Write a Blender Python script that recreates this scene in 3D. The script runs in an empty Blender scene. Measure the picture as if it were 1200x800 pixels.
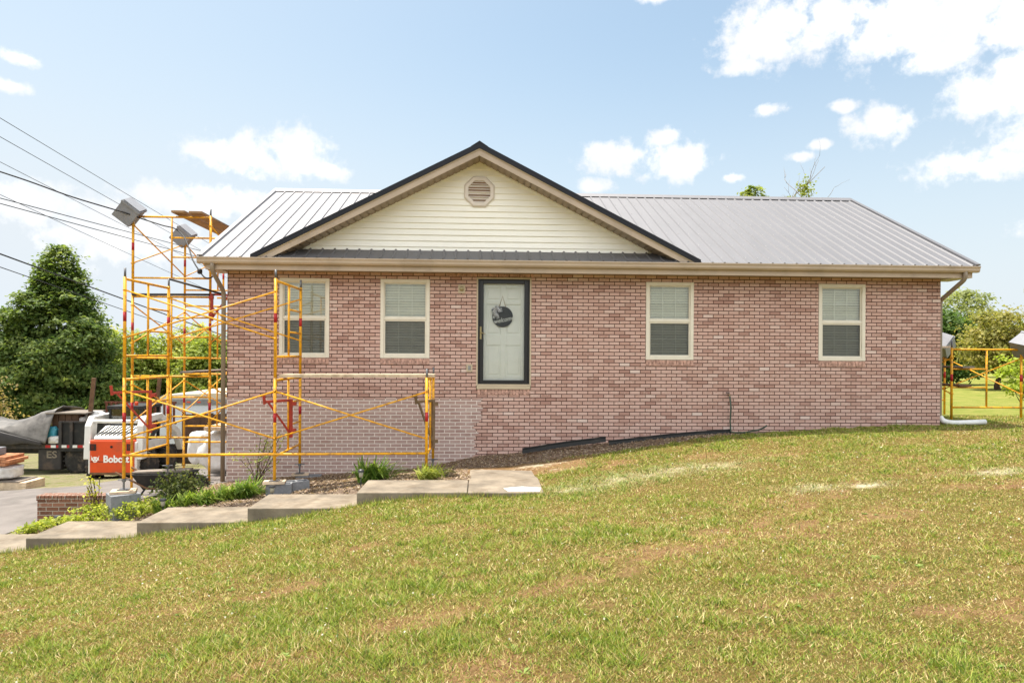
import bpy, math, random
import numpy as np
from mathutils import Vector, Matrix
random.seed(7); RNG = np.random.default_rng(7)
scn = bpy.context.scene
COL = scn.collection
R = math.radians

# ------------------------------------------------------------------ camera, sky, sun, exposure
CAM_D = 13.05
cam = bpy.data.cameras.new('camera'); cam_o = bpy.data.objects.new('camera', cam); COL.objects.link(cam_o)
cam.sensor_width = 36; cam.lens = 24.0; cam.shift_y = 0.0133; cam.clip_end = 3000; cam.clip_start = 0.05
cam_o.location = (0, -CAM_D, 0)
cam_o.rotation_euler = (Matrix.Rotation(R(-2.58), 4, 'Z') @ Matrix.Rotation(R(90), 4, 'X') @ Matrix.Rotation(R(0.36), 4, 'Z')).to_euler()
scn.camera = cam_o

SUN_DIR = Vector((-0.25, 0.12, 0.96)).normalized()      # towards the sun: high, behind the house and a little left
SUN_EL = math.asin(SUN_DIR.z); SUN_ROT = math.atan2(SUN_DIR.x, SUN_DIR.y)
sun = bpy.data.lights.new('sun', 'SUN'); sun.energy = 4.0; sun.angle = R(0.53); sun.color = (1.0, 0.93, 0.82)
sun_o = bpy.data.objects.new('sun', sun); COL.objects.link(sun_o)
sun_o.rotation_euler = (-SUN_DIR).to_track_quat('-Z', 'Y').to_euler(); sun_o.location = (0, 0, 30)

scn.view_settings.view_transform = 'Standard'; scn.view_settings.look = 'None'
scn.view_settings.exposure = 1.0; scn.view_settings.gamma = 1.0; scn.view_settings.use_curve_mapping = False

def lin(r, g, b):
    f = lambda c: (c/255/12.92) if c <= 10 else ((c/255+0.055)/1.055)**2.4
    return (f(r), f(g), f(b), 1)

class NT:
    """tiny node-tree helper"""
    def __init__(s, tree): s.t = tree; s.n = tree.nodes; s.l = tree.links
    def new(s, typ, **kw):
        nd = s.n.new(typ)
        for k, v in kw.items(): setattr(nd, k, v)
        return nd
    def put(s, sock, v):
        if hasattr(v, 'is_linked') or isinstance(v, bpy.types.NodeSocket): s.l.new(v, sock)
        else: sock.default_value = v
    def math(s, op, a, b=None, c=None, clamp=False):
        nd = s.new('ShaderNodeMath', operation=op, use_clamp=clamp)
        s.put(nd.inputs[0], a)
        if b is not None: s.put(nd.inputs[1], b)
        if c is not None: s.put(nd.inputs[2], c)
        return nd.outputs[0]
    def vmath(s, op, a, b=None):
        nd = s.new('ShaderNodeVectorMath', operation=op); s.put(nd.inputs[0], a)
        if b is not None: s.put(nd.inputs[1], b)
        return nd
    def mix(s, fac, a, b, mode='MIX'):
        nd = s.new('ShaderNodeMix', data_type='RGBA', blend_type=mode)
        s.put(nd.inputs[0], fac); s.put(nd.inputs[6], a); s.put(nd.inputs[7], b)
        return nd.outputs[2]
    def noise(s, vec, scale, detail=4, rough=0.55, dist=0.0):
        nd = s.new('ShaderNodeTexNoise'); s.put(nd.inputs['Vector'], vec)
        nd.inputs['Scale'].default_value = scale; nd.inputs['Detail'].default_value = detail
        nd.inputs['Roughness'].default_value = rough; nd.inputs['Distortion'].default_value = dist
        return nd.outputs['Fac']
    def step(s, v, a, b, t0=0.0, t1=1.0):
        nd = s.new('ShaderNodeMapRange', interpolation_type='SMOOTHSTEP'); s.put(nd.inputs[0], v)
        nd.inputs[1].default_value = a; nd.inputs[2].default_value = b; nd.inputs[3].default_value = t0; nd.inputs[4].default_value = t1
        return nd.outputs[0]
    def ramp(s, v, stops):
        nd = s.new('ShaderNodeValToRGB'); s.put(nd.inputs[0], v); e = nd.color_ramp.elements
        while len(e) < len(stops): e.new(0.5)
        for q, (p, c) in zip(e, stops): q.position = p; q.color = c
        return nd.outputs[0]
    def bump(s, h, strength=0.3, dist=0.01):
        nd = s.new('ShaderNodeBump'); s.put(nd.inputs['Height'], h)
        nd.inputs['Strength'].default_value = strength; nd.inputs['Distance'].default_value = dist
        return nd.outputs[0]

# ---- sky: Nishita, whitened towards the horizon, with cumulus clouds by direction
world = bpy.data.worlds.new('World'); scn.world = world; world.use_nodes = True
W = NT(world.node_tree); W.n.clear()
sky = W.new('ShaderNodeTexSky', sky_type='NISHITA'); sky.sun_disc = False
sky.sun_elevation = SUN_EL; sky.sun_rotation = SUN_ROT; sky.air_density = 1.0; sky.dust_density = 2.2; sky.ozone_density = 1.2
tc = W.new('ShaderNodeTexCoord'); dirv = tc.outputs['Generated']
sep = W.new('ShaderNodeSeparateXYZ'); W.l.new(dirv, sep.inputs[0])
az = W.math('ARCTAN2', sep.outputs[0], sep.outputs[1]); el = W.math('ARCSINE', sep.outputs[2])
azel = W.new('ShaderNodeCombineXYZ'); W.l.new(az, azel.inputs[0]); W.l.new(el, azel.inputs[1])
n1 = W.noise(dirv, 11.0, 8, 0.66); n2 = W.noise(dirv, 46.0, 4, 0.62)
world.cycles.sampling_method = 'MANUAL'; world.cycles.sample_map_resolution = 512
# (azimuth, elevation, half width, half height) in degrees, read off the visible sky, except the last row, added unseen
CLOUDS = [(-18.8,15.0,3.6,1.8),(-15.0,15.5,3.0,1.9),(-21.4,15.2,2.0,.9),(-12.6,14.6,1.5,.8),(-20.5,11.6,4.2,1.3),(-24,11.4,2.6,1.1),
 (24.0,24.2,4.6,2.2),(28.0,24.2,4.6,2.6),(32.0,23.4,4.6,2.9),(35.8,22.6,4.4,2.8),(39.4,21.8,4.0,2.8),(22.3,23.0,2.8,1.1),(34.8,20.4,3.8,1.0),(31.5,21.9,4.0,1.2),
 (37.3,17.8,2.9,1.7),(39.8,17.0,2.8,2.3),(38.8,19.2,2.4,1.0),(31.1,16.6,2.2,1.2),(37.0,13.2,4.4,1.3),(40.2,14.3,3.4,1.9),(43.5,15,4,3),
 (11.1,16.1,3.0,1.15),(16.0,15.6,2.8,1.6),(15.2,17.3,1.5,.7),(21.2,22.0,1.6,.65),(23.0,18.7,1.2,.45),(28.5,18.3,.9,.4),(26.8,15.8,.8,.32),(25.4,15.1,.9,.36),(20.4,14,1.0,.36),
 (9.2,13.8,1.3,.6),(-33.4,19.2,1.5,.5),(-33.8,17.4,1.2,.45),(14.2,27.2,1.5,.5),(-11.0,27.4,1.4,.5),
 (-27.0,8.5,5.5,2.0),(-33.0,10.0,3.2,1.4),(43,9,4,1.3),
 (-70,18,14,5),(-110,26,18,9),(100,24,18,9),(140,28,22,13),(178,34,26,15),(-145,28,22,13),(-178,14,16,6),(178,14,16,6),(150,58,50,12),(-150,58,50,12)]  # unseen clouds added beside and behind the camera to brighten the front wall
cm = None
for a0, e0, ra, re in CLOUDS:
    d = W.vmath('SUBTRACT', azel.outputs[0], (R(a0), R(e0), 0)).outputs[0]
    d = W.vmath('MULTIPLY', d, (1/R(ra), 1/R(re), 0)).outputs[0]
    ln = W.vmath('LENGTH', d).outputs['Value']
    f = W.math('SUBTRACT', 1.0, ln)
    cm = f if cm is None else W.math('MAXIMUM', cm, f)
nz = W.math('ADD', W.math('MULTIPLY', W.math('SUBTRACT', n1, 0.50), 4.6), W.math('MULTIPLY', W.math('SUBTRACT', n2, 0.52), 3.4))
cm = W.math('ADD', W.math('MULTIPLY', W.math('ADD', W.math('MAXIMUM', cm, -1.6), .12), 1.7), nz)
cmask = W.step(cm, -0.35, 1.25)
wisp = W.step(W.noise(W.vmath('MULTIPLY', dirv, (1, 1, 2.2)).outputs[0], 2.6, 7, 0.6, 0.6), 0.50, 0.80, 0, 0.45)
hz = W.step(sep.outputs[2], 0.0, 0.46, 0.95, 0.20)              # pale humid air low over the horizon
left = W.step(az, R(-40), R(20), 0.30, 0.0)
hz = W.math('MAXIMUM', W.math('ADD', hz, left, clamp=True), wisp)
skyc = W.mix(1.0, sky.outputs[0], (0.86, 0.95, 0.86, 1), 'MULTIPLY')
c1 = W.mix(hz, skyc, (3.42, 3.72, 3.98, 1))
front = W.step(sep.outputs[1], -0.55, 0.05)                      # clouds behind the camera are boosted, added light for the shaded front wall
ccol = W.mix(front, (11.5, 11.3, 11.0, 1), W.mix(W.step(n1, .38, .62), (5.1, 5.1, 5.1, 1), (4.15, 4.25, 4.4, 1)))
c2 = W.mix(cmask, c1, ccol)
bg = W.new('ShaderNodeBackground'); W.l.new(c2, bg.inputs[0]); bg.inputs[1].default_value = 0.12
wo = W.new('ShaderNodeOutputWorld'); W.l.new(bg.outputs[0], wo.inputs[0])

# ------------------------------------------------------------------ helpers
def tag(o, label=None, cat=None, group=None, kind=None):
    if label: o['label'] = label
    if cat: o['category'] = cat
    if group: o['group'] = group
    if kind: o['kind'] = kind
    return o
def empty(name, loc=(0, 0, 0), rz=0.0, label=None, cat=None, group=None):
    o = bpy.data.objects.new(name, None); COL.objects.link(o); o.location = loc; o.rotation_euler = (0, 0, rz)
    o.empty_display_size = 0.2
    return tag(o, label, cat, group)
def copy_tree(o, parent=None):
    c = o.copy(); COL.objects.link(c)
    if parent is not None: c.parent = parent
    for ch in list(o.children): copy_tree(ch, c)
    return c

class MB:
    def __init__(s): s.v = []; s.f = []
    def add(s, vs, fs):
        b = len(s.v); s.v += [tuple(p) for p in vs]; s.f += [tuple(i+b for i in f) for f in fs]; return s
    def box(s, x0, x1, y0, y1, z0, z1, m=None):
        vs = [Vector((x, y, z)) for z in (z0, z1) for y in (y0, y1) for x in (x0, x1)]
        if m is not None: vs = [m @ p for p in vs]
        return s.add(vs, [(0, 2, 3, 1), (4, 5, 7, 6), (0, 1, 5, 4), (2, 6, 7, 3), (0, 4, 6, 2), (1, 3, 7, 5)])
    def bar(s, p0, p1, w, h, up=(0, 0, 1)):
        p0 = Vector(p0); p1 = Vector(p1); d = (p1-p0); L = d.length; d.normalize()
        up = Vector(up); sx = d.cross(up)
        if sx.length < 1e-4: sx = d.cross(Vector((0, 1, 0)))
        sx.normalize(); uz = sx.cross(d)
        m = Matrix((( sx.x, d.x, uz.x, p0.x), (sx.y, d.y, uz.y, p0.y), (sx.z, d.z, uz.z, p0.z), (0, 0, 0, 1)))
        return s.box(-w/2, w/2, 0, L, -h/2, h/2, m)
    def tube(s, pts, r, n=8, caps=True, rs=None):
        pts = [Vector(p) for p in pts]; k = len(pts); vs = []; fs = []
        t0 = (pts[1]-pts[0]).normalized()
        a = Vector((0, 0, 1)) if abs(t0.z) < 0.9 else Vector((1, 0, 0))
        u = t0.cross(a).normalized()
        for i, p in enumerate(pts):
            t = (pts[min(i+1, k-1)]-pts[max(i-1, 0)]).normalized()
            u = (u-t*u.dot(t)).normalized(); w = t.cross(u)
            rr = rs[i] if rs else r
            for j in range(n):
                q = 2*math.pi*j/n; vs.append(p+u*(rr*math.cos(q))+w*(rr*math.sin(q)))
        for i in range(k-1):
            for j in range(n):
                fs.append((i*n+j, i*n+(j+1) % n, (i+1)*n+(j+1) % n, (i+1)*n+j))
        if caps: fs += [tuple(range(n-1, -1, -1)), tuple(range((k-1)*n, k*n))]
        return s.add(vs, fs)
    def prism(s, poly, d0, d1, m=None, axis='y'):
        """poly in the plane across axis, extruded from d0 to d1 along it"""
        def P(a, b, d): return {'y': (a, d, b), 'x': (d, a, b), 'z': (a, b, d)}[axis]
        n = len(poly); vs = [Vector(P(a, b, d)) for d in (d0, d1) for a, b in poly]
        if m is not None: vs = [m @ p for p in vs]
        fs = [tuple(range(n)), tuple(range(2*n-1, n-1, -1))]
        fs += [(i, i+n, (i+1) % n+n, (i+1) % n) for i in range(n)]
        return s.add(vs, fs)
    def lathe(s, prof, n=24, m=None):
        """profile of (radius, height) turned about z"""
        vs = []; fs = []; k = len(prof)
        for r, z in prof:
            for j in range(n):
                q = 2*math.pi*j/n; vs.append(Vector((r*math.cos(q), r*math.sin(q), z)))
        if m is not None: vs = [m @ p for p in vs]
        for i in range(k-1):
            for j in range(n): fs.append((i*n+j, i*n+(j+1) % n, (i+1)*n+(j+1) % n, (i+1)*n+j))
        fs += [tuple(range(n-1, -1, -1)), tuple(range((k-1)*n, k*n))]
        return s.add(vs, fs)
    def build(s, name, mat, parent=None, smooth=False, bevel=0.0, fix=True):
        me = bpy.data.meshes.new(name)
        off = Vector((0, 0, 0))
        p = parent
        while p is not None: off += Vector(p.location); p = p.parent
        me.from_pydata([tuple(Vector(v)-off) for v in s.v], [], s.f); me.update()
        if fix:
            import bmesh
            bm = bmesh.new(); bm.from_mesh(me); bmesh.ops.recalc_face_normals(bm, faces=bm.faces); bm.to_mesh(me); bm.free()
        if mat: me.materials.append(mat)
        if smooth: me.polygons.foreach_set('use_smooth', [True]*len(me.polygons))
        o = bpy.data.objects.new(name, me); COL.objects.link(o)
        if parent is not None: o.parent = parent
        if bevel:
            b = o.modifiers.new('bevel', 'BEVEL'); b.width = bevel; b.segments = 2; b.limit_method = 'ANGLE'
        return o

def quads(name, V, cols=None, mat=None, parent=None, nv=4):
    """big mesh of separate nv-gons; V is (n, nv, 3), cols is (n, 3) one colour a face"""
    n = len(V); me = bpy.data.meshes.new(name)
    off = Vector((0, 0, 0)); p = parent
    while p is not None: off += Vector(p.location); p = p.parent
    me.vertices.add(n*nv); me.vertices.foreach_set('co', (V-np.array(off)).astype(np.float32).ravel())
    me.loops.add(n*nv); me.loops.foreach_set('vertex_index', np.arange(n*nv, dtype=np.int32))
    me.polygons.add(n); me.polygons.foreach_set('loop_start', np.arange(0, n*nv, nv, dtype=np.int32))
    me.update(calc_edges=True); me.validate()
    if cols is not None:
        at = me.color_attributes.new('tint', 'FLOAT_COLOR', 'POINT')
        c = np.ones((n, nv, 4), np.float32); c[:, :, :3] = cols[:, None, :]
        at.data.foreach_set('color', c.ravel())
    if mat: me.materials.append(mat)
    o = bpy.data.objects.new(name, me); COL.objects.link(o)
    if parent is not None: o.parent = parent
    return o

# value noise for placing things
_perm = RNG.random((256, 256))
def vnoise(x, y):
    xi = np.floor(x).astype(int); yi = np.floor(y).astype(int); fx = x-xi; fy = y-yi
    fx = fx*fx*(3-2*fx); fy = fy*fy*(3-2*fy)
    g = lambda a, b: _perm[a % 256, b % 256]
    return (g(xi, yi)*(1-fx)+g(xi+1, yi)*fx)*(1-fy)+(g(xi, yi+1)*(1-fx)+g(xi+1, yi+1)*fx)*fy
def fbm(x, y, o=4):
    s = 0; a = 0.5; t = 0
    for k in range(o): s = s+a*vnoise(x*2**k+17*k, y*2**k+31*k); t += a; a *= 0.55
    return s/t

# ------------------------------------------------------------------ materials
def mat_new(name):
    m = bpy.data.materials.new(name); m.use_nodes = True; N = NT(m.node_tree)
    b = N.n['Principled BSDF']; return m, N, b
def basic(name, c, rough=0.6, metal=0.0, var=0.12, scale=6.0, bump=0.0, bscale=40.0, dirt=None, dscale=2.0, damt=0.6, spec=0.5):
    m, N, b = mat_new(name)
    co = N.new('ShaderNodeTexCoord').outputs['Object']
    n = N.noise(co, scale, 5, 0.6)
    dark = tuple(x*(1-2*var) for x in c[:3])+(1,); light = tuple(min(1, x*(1+2*var)) for x in c[:3])+(1,)
    colr = N.ramp(n, [(0.25, dark), (0.75, light)])
    if dirt:
        dm = N.step(N.noise(co, dscale, 6, 0.65), 0.48, 0.70, 0, damt)
        colr = N.mix(dm, colr, dirt)
    N.l.new(colr, b.inputs['Base Color'])
    b.inputs['Roughness'].default_value = rough; b.inputs['Metallic'].default_value = metal
    b.inputs['Specular IOR Level'].default_value = spec
    if bump: N.l.new(N.bump(N.noise(co, bscale, 4, 0.6), bump, 0.01), b.inputs['Normal'])
    return m
def leafmat(name, trans=0.35, rough=0.55):
    m, N, b = mat_new(name)
    at = N.new('ShaderNodeAttribute', attribute_name='tint')
    N.l.new(at.outputs['Color'], b.inputs['Base Color']); b.inputs['Roughness'].default_value = rough
    b.inputs['Specular IOR Level'].default_value = 0.25
    tr = N.new('ShaderNodeBsdfTranslucent'); N.l.new(N.mix(1.0, at.outputs['Color'], (1.4, 1.4, 0.75, 1), 'MULTIPLY'), tr.inputs[0])
    mx = N.new('ShaderNodeMixShader'); mx.inputs[0].default_value = trans
    N.l.new(b.outputs[0], mx.inputs[1]); N.l.new(tr.outputs[0], mx.inputs[2])
    N.l.new(mx.outputs[0], N.n['Material Output'].inputs[0]); return m

def brick_material(name, house=True):
    m, N, b = mat_new(name)
    co = N.new('ShaderNodeTexCoord').outputs['Object']; sp = N.new('ShaderNodeSeparateXYZ'); N.l.new(co, sp.inputs[0])
    ge = N.new('ShaderNodeNewGeometry'); sn = N.new('ShaderNodeSeparateXYZ'); N.l.new(ge.outputs['True Normal'], sn.inputs[0])
    side = N.math('GREATER_THAN', N.math('ABSOLUTE', sn.outputs[0]), 0.6)
    flat = N.math('GREATER_THAN', N.math('ABSOLUTE', sn.outputs[2]), 0.6)
    hx = N.math('ADD', N.math('MULTIPLY', sp.outputs[0], N.math('SUBTRACT', 1.0, side)), N.math('MULTIPLY', N.math('ADD', sp.outputs[1], 0.1), side))
    vz = N.math('ADD', N.math('MULTIPLY', sp.outputs[2], N.math('SUBTRACT', 1.0, flat)), N.math('MULTIPLY', sp.outputs[1], flat))
    cv = N.new('ShaderNodeCombineXYZ'); N.l.new(N.math('ADD', hx, 20.3), cv.inputs[0]); N.l.new(N.math('ADD', vz, 6.77), cv.inputs[1])
    wob = N.noise(co, 9.0, 2, 0.5)
    wv = N.vmath('ADD', cv.outputs[0], N.vmath('MULTIPLY', N.new('ShaderNodeCombineXYZ').outputs[0], (0, 0, 0)).outputs[0]).outputs[0]
    def brick(ms, c1, c2, mo, smooth=0.15):
        bt = N.new('ShaderNodeTexBrick', offset=0.5); N.l.new(wv, bt.inputs['Vector'])
        bt.inputs['Scale'].default_value = 1; bt.inputs['Brick Width'].default_value = 0.2032; bt.inputs['Row Height'].default_value = 0.0677
        bt.inputs['Mortar Size'].default_value = ms; bt.inputs['Mortar Smooth'].default_value = smooth
        bt.inputs['Color1'].default_value = c1; bt.inputs['Color2'].default_value = c2; bt.inputs['Mortar'].default_value = mo
        return bt
    W1, K1 = (1, 1, 1, 1), (0, 0, 0, 1)
    bt = brick(0.0068, K1, W1, (0.5, 0.5, 0.5, 1))
    rnd = N.new('ShaderNodeSeparateColor'); N.l.new(bt.outputs['Color'], rnd.inputs[0]); rv = rnd.outputs[0]
    mort = bt.outputs['Fac']
    sx_ = N.new('ShaderNodeSeparateXYZ'); N.l.new(wv, sx_.inputs[0])
    row = N.math('FLOOR', N.math('DIVIDE', sx_.outputs[1], 0.0677)); odd = N.math('MODULO', row, 2.0)
    colm = N.math('FLOOR', N.math('DIVIDE', N.math('ADD', sx_.outputs[0], N.math('MULTIPLY', N.math('SUBTRACT', 1.0, odd), 0.1016)), 0.2032))
    cid = N.new('ShaderNodeCombineXYZ'); N.l.new(row, cid.inputs[0]); N.l.new(colm, cid.inputs[1])
    wn = N.new('ShaderNodeTexWhiteNoise', noise_dimensions='3D'); N.l.new(cid.outputs[0], wn.inputs['Vector']); rv = wn.outputs['Value']
    wsep = N.new('ShaderNodeSeparateColor'); N.l.new(wn.outputs['Color'], wsep.inputs[0]); rv2 = wsep.outputs[1]
    if house:
        bc = N.ramp(rv, [(0.0, lin(172, 134, 122)), (0.2, lin(196, 159, 146)), (0.6, lin(208, 173, 161)), (0.975, lin(210, 178, 166)), (0.995, lin(222, 200, 190))])
    else:
        bc = N.ramp(rv, [(0.0, lin(105, 72, 58)), (0.5, lin(128, 88, 70)), (1.0, lin(146, 104, 86))])
        
    fine = N.noise(co, 60, 4, 0.6); big = N.noise(co, 0.8, 4, 0.6); smear = 1.0 if house else 0.3
    # face texture: pitting, smeared lime bloom
    bc = N.mix(N.math('MULTIPLY', N.step(N.noise(co, 42, 5, 0.7), 0.48, 0.68, 0.0, 0.55), rv2), bc, lin(150, 106, 92))
    bc = N.mix(N.math('MULTIPLY', N.step(N.noise(co, 24, 5, 0.7), 0.50, 0.68, 0.0, 0.8), N.math('MULTIPLY', N.step(rv2, .35, 1.0), smear)), bc, lin(226, 208, 196))
    bc = N.mix(N.step(big, 0.45, 0.75, 0.0, 0.22 if house else 0.0), bc, lin(206, 172, 158))
    if house:
        # lower left of the wall was re-laid with pale mortar; elsewhere the joints are raked and dark
        px = N.math('LESS_THAN', N.math('ADD', sp.outputs[0], N.math('ADD', N.math('MULTIPLY', N.math('GREATER_THAN', sp.outputs[2], -1.29), -0.10), N.math('MULTIPLY', N.math('SUBTRACT', N.noise(N.vmath('MULTIPLY', co, (0, 0, 1)).outputs[0], 9.0, 2, .5), .5), .45))), -0.1016)
        pz = N.math('LESS_THAN', sp.outputs[2], -0.835)
        patch = N.math('MULTIPLY', px, pz)
        mc = N.mix(patch, lin(82, 58, 50), lin(234, 224, 216))
        bcp = N.mix(N.step(N.noise(co, 5, 4, 0.6), 0.35, 0.8, 0.05, 0.42), N.mix(0.55, bc, lin(146, 124, 119)), lin(206, 188, 184))
        bc = N.mix(patch, bc, bcp)
        dep = N.math('SUBTRACT', 1.0, N.math('MULTIPLY', patch, 0.7))
    else:
        mc = lin(170, 160, 148); dep = 0.6
    colr = N.mix(mort, bc, mc)
    N.l.new(colr, b.inputs['Base Color']); b.inputs['Roughness'].default_value = 0.88; b.inputs['Specular IOR Level'].default_value = 0.25
    h = N.math('ADD', N.math('MULTIPLY', N.math('MULTIPLY', mort, dep), -1.0), N.math('MULTIPLY', fine, 0.25))
    N.l.new(N.bump(h, 0.9, 0.011), b.inputs['Normal'])
    return m

M = {}
M['brick'] = brick_material('brick'); M['garden_brick'] = brick_material('garden_brick', False)
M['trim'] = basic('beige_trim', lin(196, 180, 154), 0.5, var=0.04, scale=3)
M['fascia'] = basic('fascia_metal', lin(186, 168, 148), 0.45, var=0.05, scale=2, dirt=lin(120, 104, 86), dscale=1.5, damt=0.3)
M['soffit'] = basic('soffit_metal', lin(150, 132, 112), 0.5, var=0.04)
M['vinyl'] = basic('cream_vinyl', lin(247, 244, 233), 0.45, var=0.02, scale=1.2)
M['frame'] = basic('window_vinyl', lin(228, 221, 204), 0.45, var=0.03)
M['black_alu'] = basic('black_aluminium', lin(26, 26, 30), 0.35, var=0.1)
M['door'] = basic('painted_door', lin(240, 240, 236), 0.4, var=0.02)
M['brass'] = basic('brass', lin(150, 136, 100), 0.35, 0.7, var=0.1)
M['grey_metal'] = basic('galvanised', lin(150, 150, 150), 0.45, 0.7, var=0.15, scale=12)
M['concrete'] = basic('concrete', lin(130, 119, 104), 0.9, var=0.26, scale=2.6, bump=0.35, bscale=70, dirt=lin(104, 90, 72), dscale=3.2, damt=0.6)
M['cmu'] = basic('cinder_block', lin(128, 130, 134), 0.95, var=0.10, scale=25, bump=0.6, bscale=120)
M['yellow'] = basic('scaffold_yellow', lin(236, 170, 22), 0.42, var=0.08, scale=9, dirt=lin(146, 104, 66), dscale=13, damt=0.8)
M['pin'] = basic('worn_steel', lin(118, 118, 120), 0.5, 0.6, var=0.2, scale=20)
M['red'] = basic('red_band', lin(176, 28, 30), 0.5, var=0.1)
M['bracket'] = basic('bracket_red', lin(172, 54, 36), 0.55, var=0.12, scale=14, dirt=lin(110, 60, 44), dscale=9, damt=0.6)
M['bracket_grey'] = basic('bracket_weathered', lin(118, 96, 70), 0.7, var=0.2, scale=12, dirt=lin(70, 54, 40), dscale=8, damt=0.7)
M['plank'] = basic('plank_wood', lin(206, 186, 160), 0.85, var=0.14, scale=7, bump=0.3, bscale=30, dirt=lin(150, 124, 98), dscale=4, damt=0.6)
M['plank_brown'] = basic('plank_brown', lin(156, 124, 92), 0.85, var=0.16, scale=5, bump=0.3, bscale=30)
M['plank_grey'] = basic('plank_weathered', lin(128, 118, 108), 0.9, var=0.15, scale=6, bump=0.3, bscale=30)
M['oldwood'] = basic('old_wood', lin(112, 84, 60), 0.9, var=0.22, scale=5, bump=0.4, bscale=25)
M['darkwood'] = basic('dark_wood', lin(88, 66, 50), 0.9, var=0.25, scale=4, bump=0.4, bscale=20)
M['foam'] = basic('grey_board', lin(138, 140, 146), 0.8, var=0.06, scale=8)
M['white_paint'] = basic('white_paint', lin(226, 226, 222), 0.4, var=0.04, dirt=lin(150, 138, 120), dscale=3, damt=0.4)
M['orange'] = basic('orange_paint', lin(216, 78, 30), 0.38, var=0.05, dirt=lin(130, 78, 54), dscale=3, damt=0.5)
M['black'] = basic('black_rubber', lin(30, 29, 28), 0.75, var=0.2, scale=8, dirt=lin(96, 84, 70), dscale=4, damt=0.5)
M['black_pl'] = basic('black_plastic', lin(24, 24, 24), 0.7, var=0.15, scale=5, dirt=lin(80, 70, 58), dscale=5, damt=0.35)
M['darkmetal'] = basic('dark_metal', lin(48, 44, 44), 0.6, var=0.2, dirt=lin(96, 78, 62), dscale=3, damt=0.6)
M['rust'] = basic('rust', lin(108, 62, 42), 0.85, var=0.25, scale=8)
M['decal'] = basic('white_lettering', lin(240, 240, 238), 0.5, var=0.02)
M['worn_letter'] = basic('worn_lettering', lin(128, 118, 104), 0.8, var=0.2)
M['tailglass'] = basic('lamp_lens', lin(92, 40, 30), 0.2, var=0.1)
M['wrap'] = basic('plastic_wrap', lin(214, 212, 208), 0.3, var=0.10, scale=6, bump=1.0, bscale=5, dirt=lin(168, 160, 150), dscale=2.2, damt=.6)
M['trailer'] = basic('trailer_white', lin(206, 212, 222), 0.4, var=0.03, scale=1)
M['tread'] = basic('tire', lin(40, 38, 36), 0.85, var=0.25, scale=10, dirt=lin(120, 104, 86), dscale=4, damt=0.6)
M['rim'] = basic('dusty_rim', lin(128, 108, 88), 0.7, var=0.2)
M['pvc'] = basic('white_pvc', lin(232, 232, 228), 0.4, var=0.04)
M['hose'] = basic('green_hose', lin(58, 72, 58), 0.5, var=0.15)
M['bark'] = basic('bark', lin(84, 66, 52), 0.95, var=0.25, scale=6, bump=0.6, bscale=14)
M['greybark'] = basic('grey_bark', lin(132, 120, 108), 0.95, var=0.2, scale=6)
M['cable'] = basic('black_cable', lin(30, 30, 34), 0.6, var=0.1)
M['shingle'] = basic('blue_grey_shingle', lin(62, 74, 96), 0.8, var=0.15, scale=20)
M['leaf'] = leafmat('leaf', .45); M['blade'] = leafmat('blade', 0.25, 0.6)

def roof_metal(name, c):
    m, N, b = mat_new(name); co = N.new('ShaderNodeTexCoord').outputs['Object']
    n = N.noise(N.vmath('MULTIPLY', co, (3, 0.5, 0.5)).outputs[0], 1.5, 4, 0.6)
    N.l.new(N.ramp(n, [(0.3, tuple(x*0.96 for x in c[:3])+(1,)), (0.7, tuple(x*1.04 for x in c[:3])+(1,))]), b.inputs['Base Color'])
    b.inputs['Metallic'].default_value = 0.9; b.inputs['Roughness'].default_value = 0.64
    b.inputs['Specular IOR Level'].default_value = 0.5
    N.l.new(N.bump(N.noise(co, 1.2, 2, 0.5), 0.03, 0.02), b.inputs['Normal'])
    return m
M['roof'] = roof_metal('roof_metal', lin(136, 135, 138)); M['roof_trim'] = roof_metal('roof_trim', lin(56, 57, 62))

def glass_mat(name, tint=(1, 1, 1, 1), refl=0.10, rough=0.0):
    m, N, b = mat_new(name)
    N.n.remove(b); t = N.new('ShaderNodeBsdfTransparent'); t.inputs[0].default_value = tint
    g = N.new('ShaderNodeBsdfGlossy'); g.inputs['Roughness'].default_value = rough
    fr = N.new('ShaderNodeFresnel'); fr.inputs[0].default_value = 1.5
    co = N.new('ShaderNodeTexCoord').outputs['Object']
    N.l.new(N.bump(N.noise(co, 2.0, 2, 0.5), 0.02, 0.05), g.inputs['Normal'])
    f = N.math('ADD', N.math('MULTIPLY', fr.outputs[0], .8), refl, clamp=True)
    mx = N.new('ShaderNodeMixShader'); N.l.new(f, mx.inputs[0]); N.l.new(t.outputs[0], mx.inputs[1]); N.l.new(g.outputs[0], mx.inputs[2])
    N.l.new(mx.outputs[0], N.n['Material Output'].inputs[0]); return m
M['glass'] = glass_mat('glass', (0.97, 0.985, 0.96, 1), 0.05); M['dark_glass'] = glass_mat('dark_glass', (0.25, 0.28, 0.3, 1), 0.12)
M['storm_glass'] = glass_mat('storm_glass', (0.98, 0.99, 0.98, 1), -.018)
def screen_mat():
    m, N, b = mat_new('insect_screen'); b.inputs['Base Color'].default_value = (0.035, 0.037, 0.037, 1); b.inputs['Roughness'].default_value = 0.8
    t = N.new('ShaderNodeBsdfTransparent'); mx = N.new('ShaderNodeMixShader'); mx.inputs[0].default_value = 0.44
    N.l.new(t.outputs[0], mx.inputs[1]); N.l.new(b.outputs[0], mx.inputs[2]); N.l.new(mx.outputs[0], N.n['Material Output'].inputs[0]); return m
M['screen'] = screen_mat()
M['blind'] = basic('blind', lin(250, 248, 236), 0.6, var=0.03)

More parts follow.
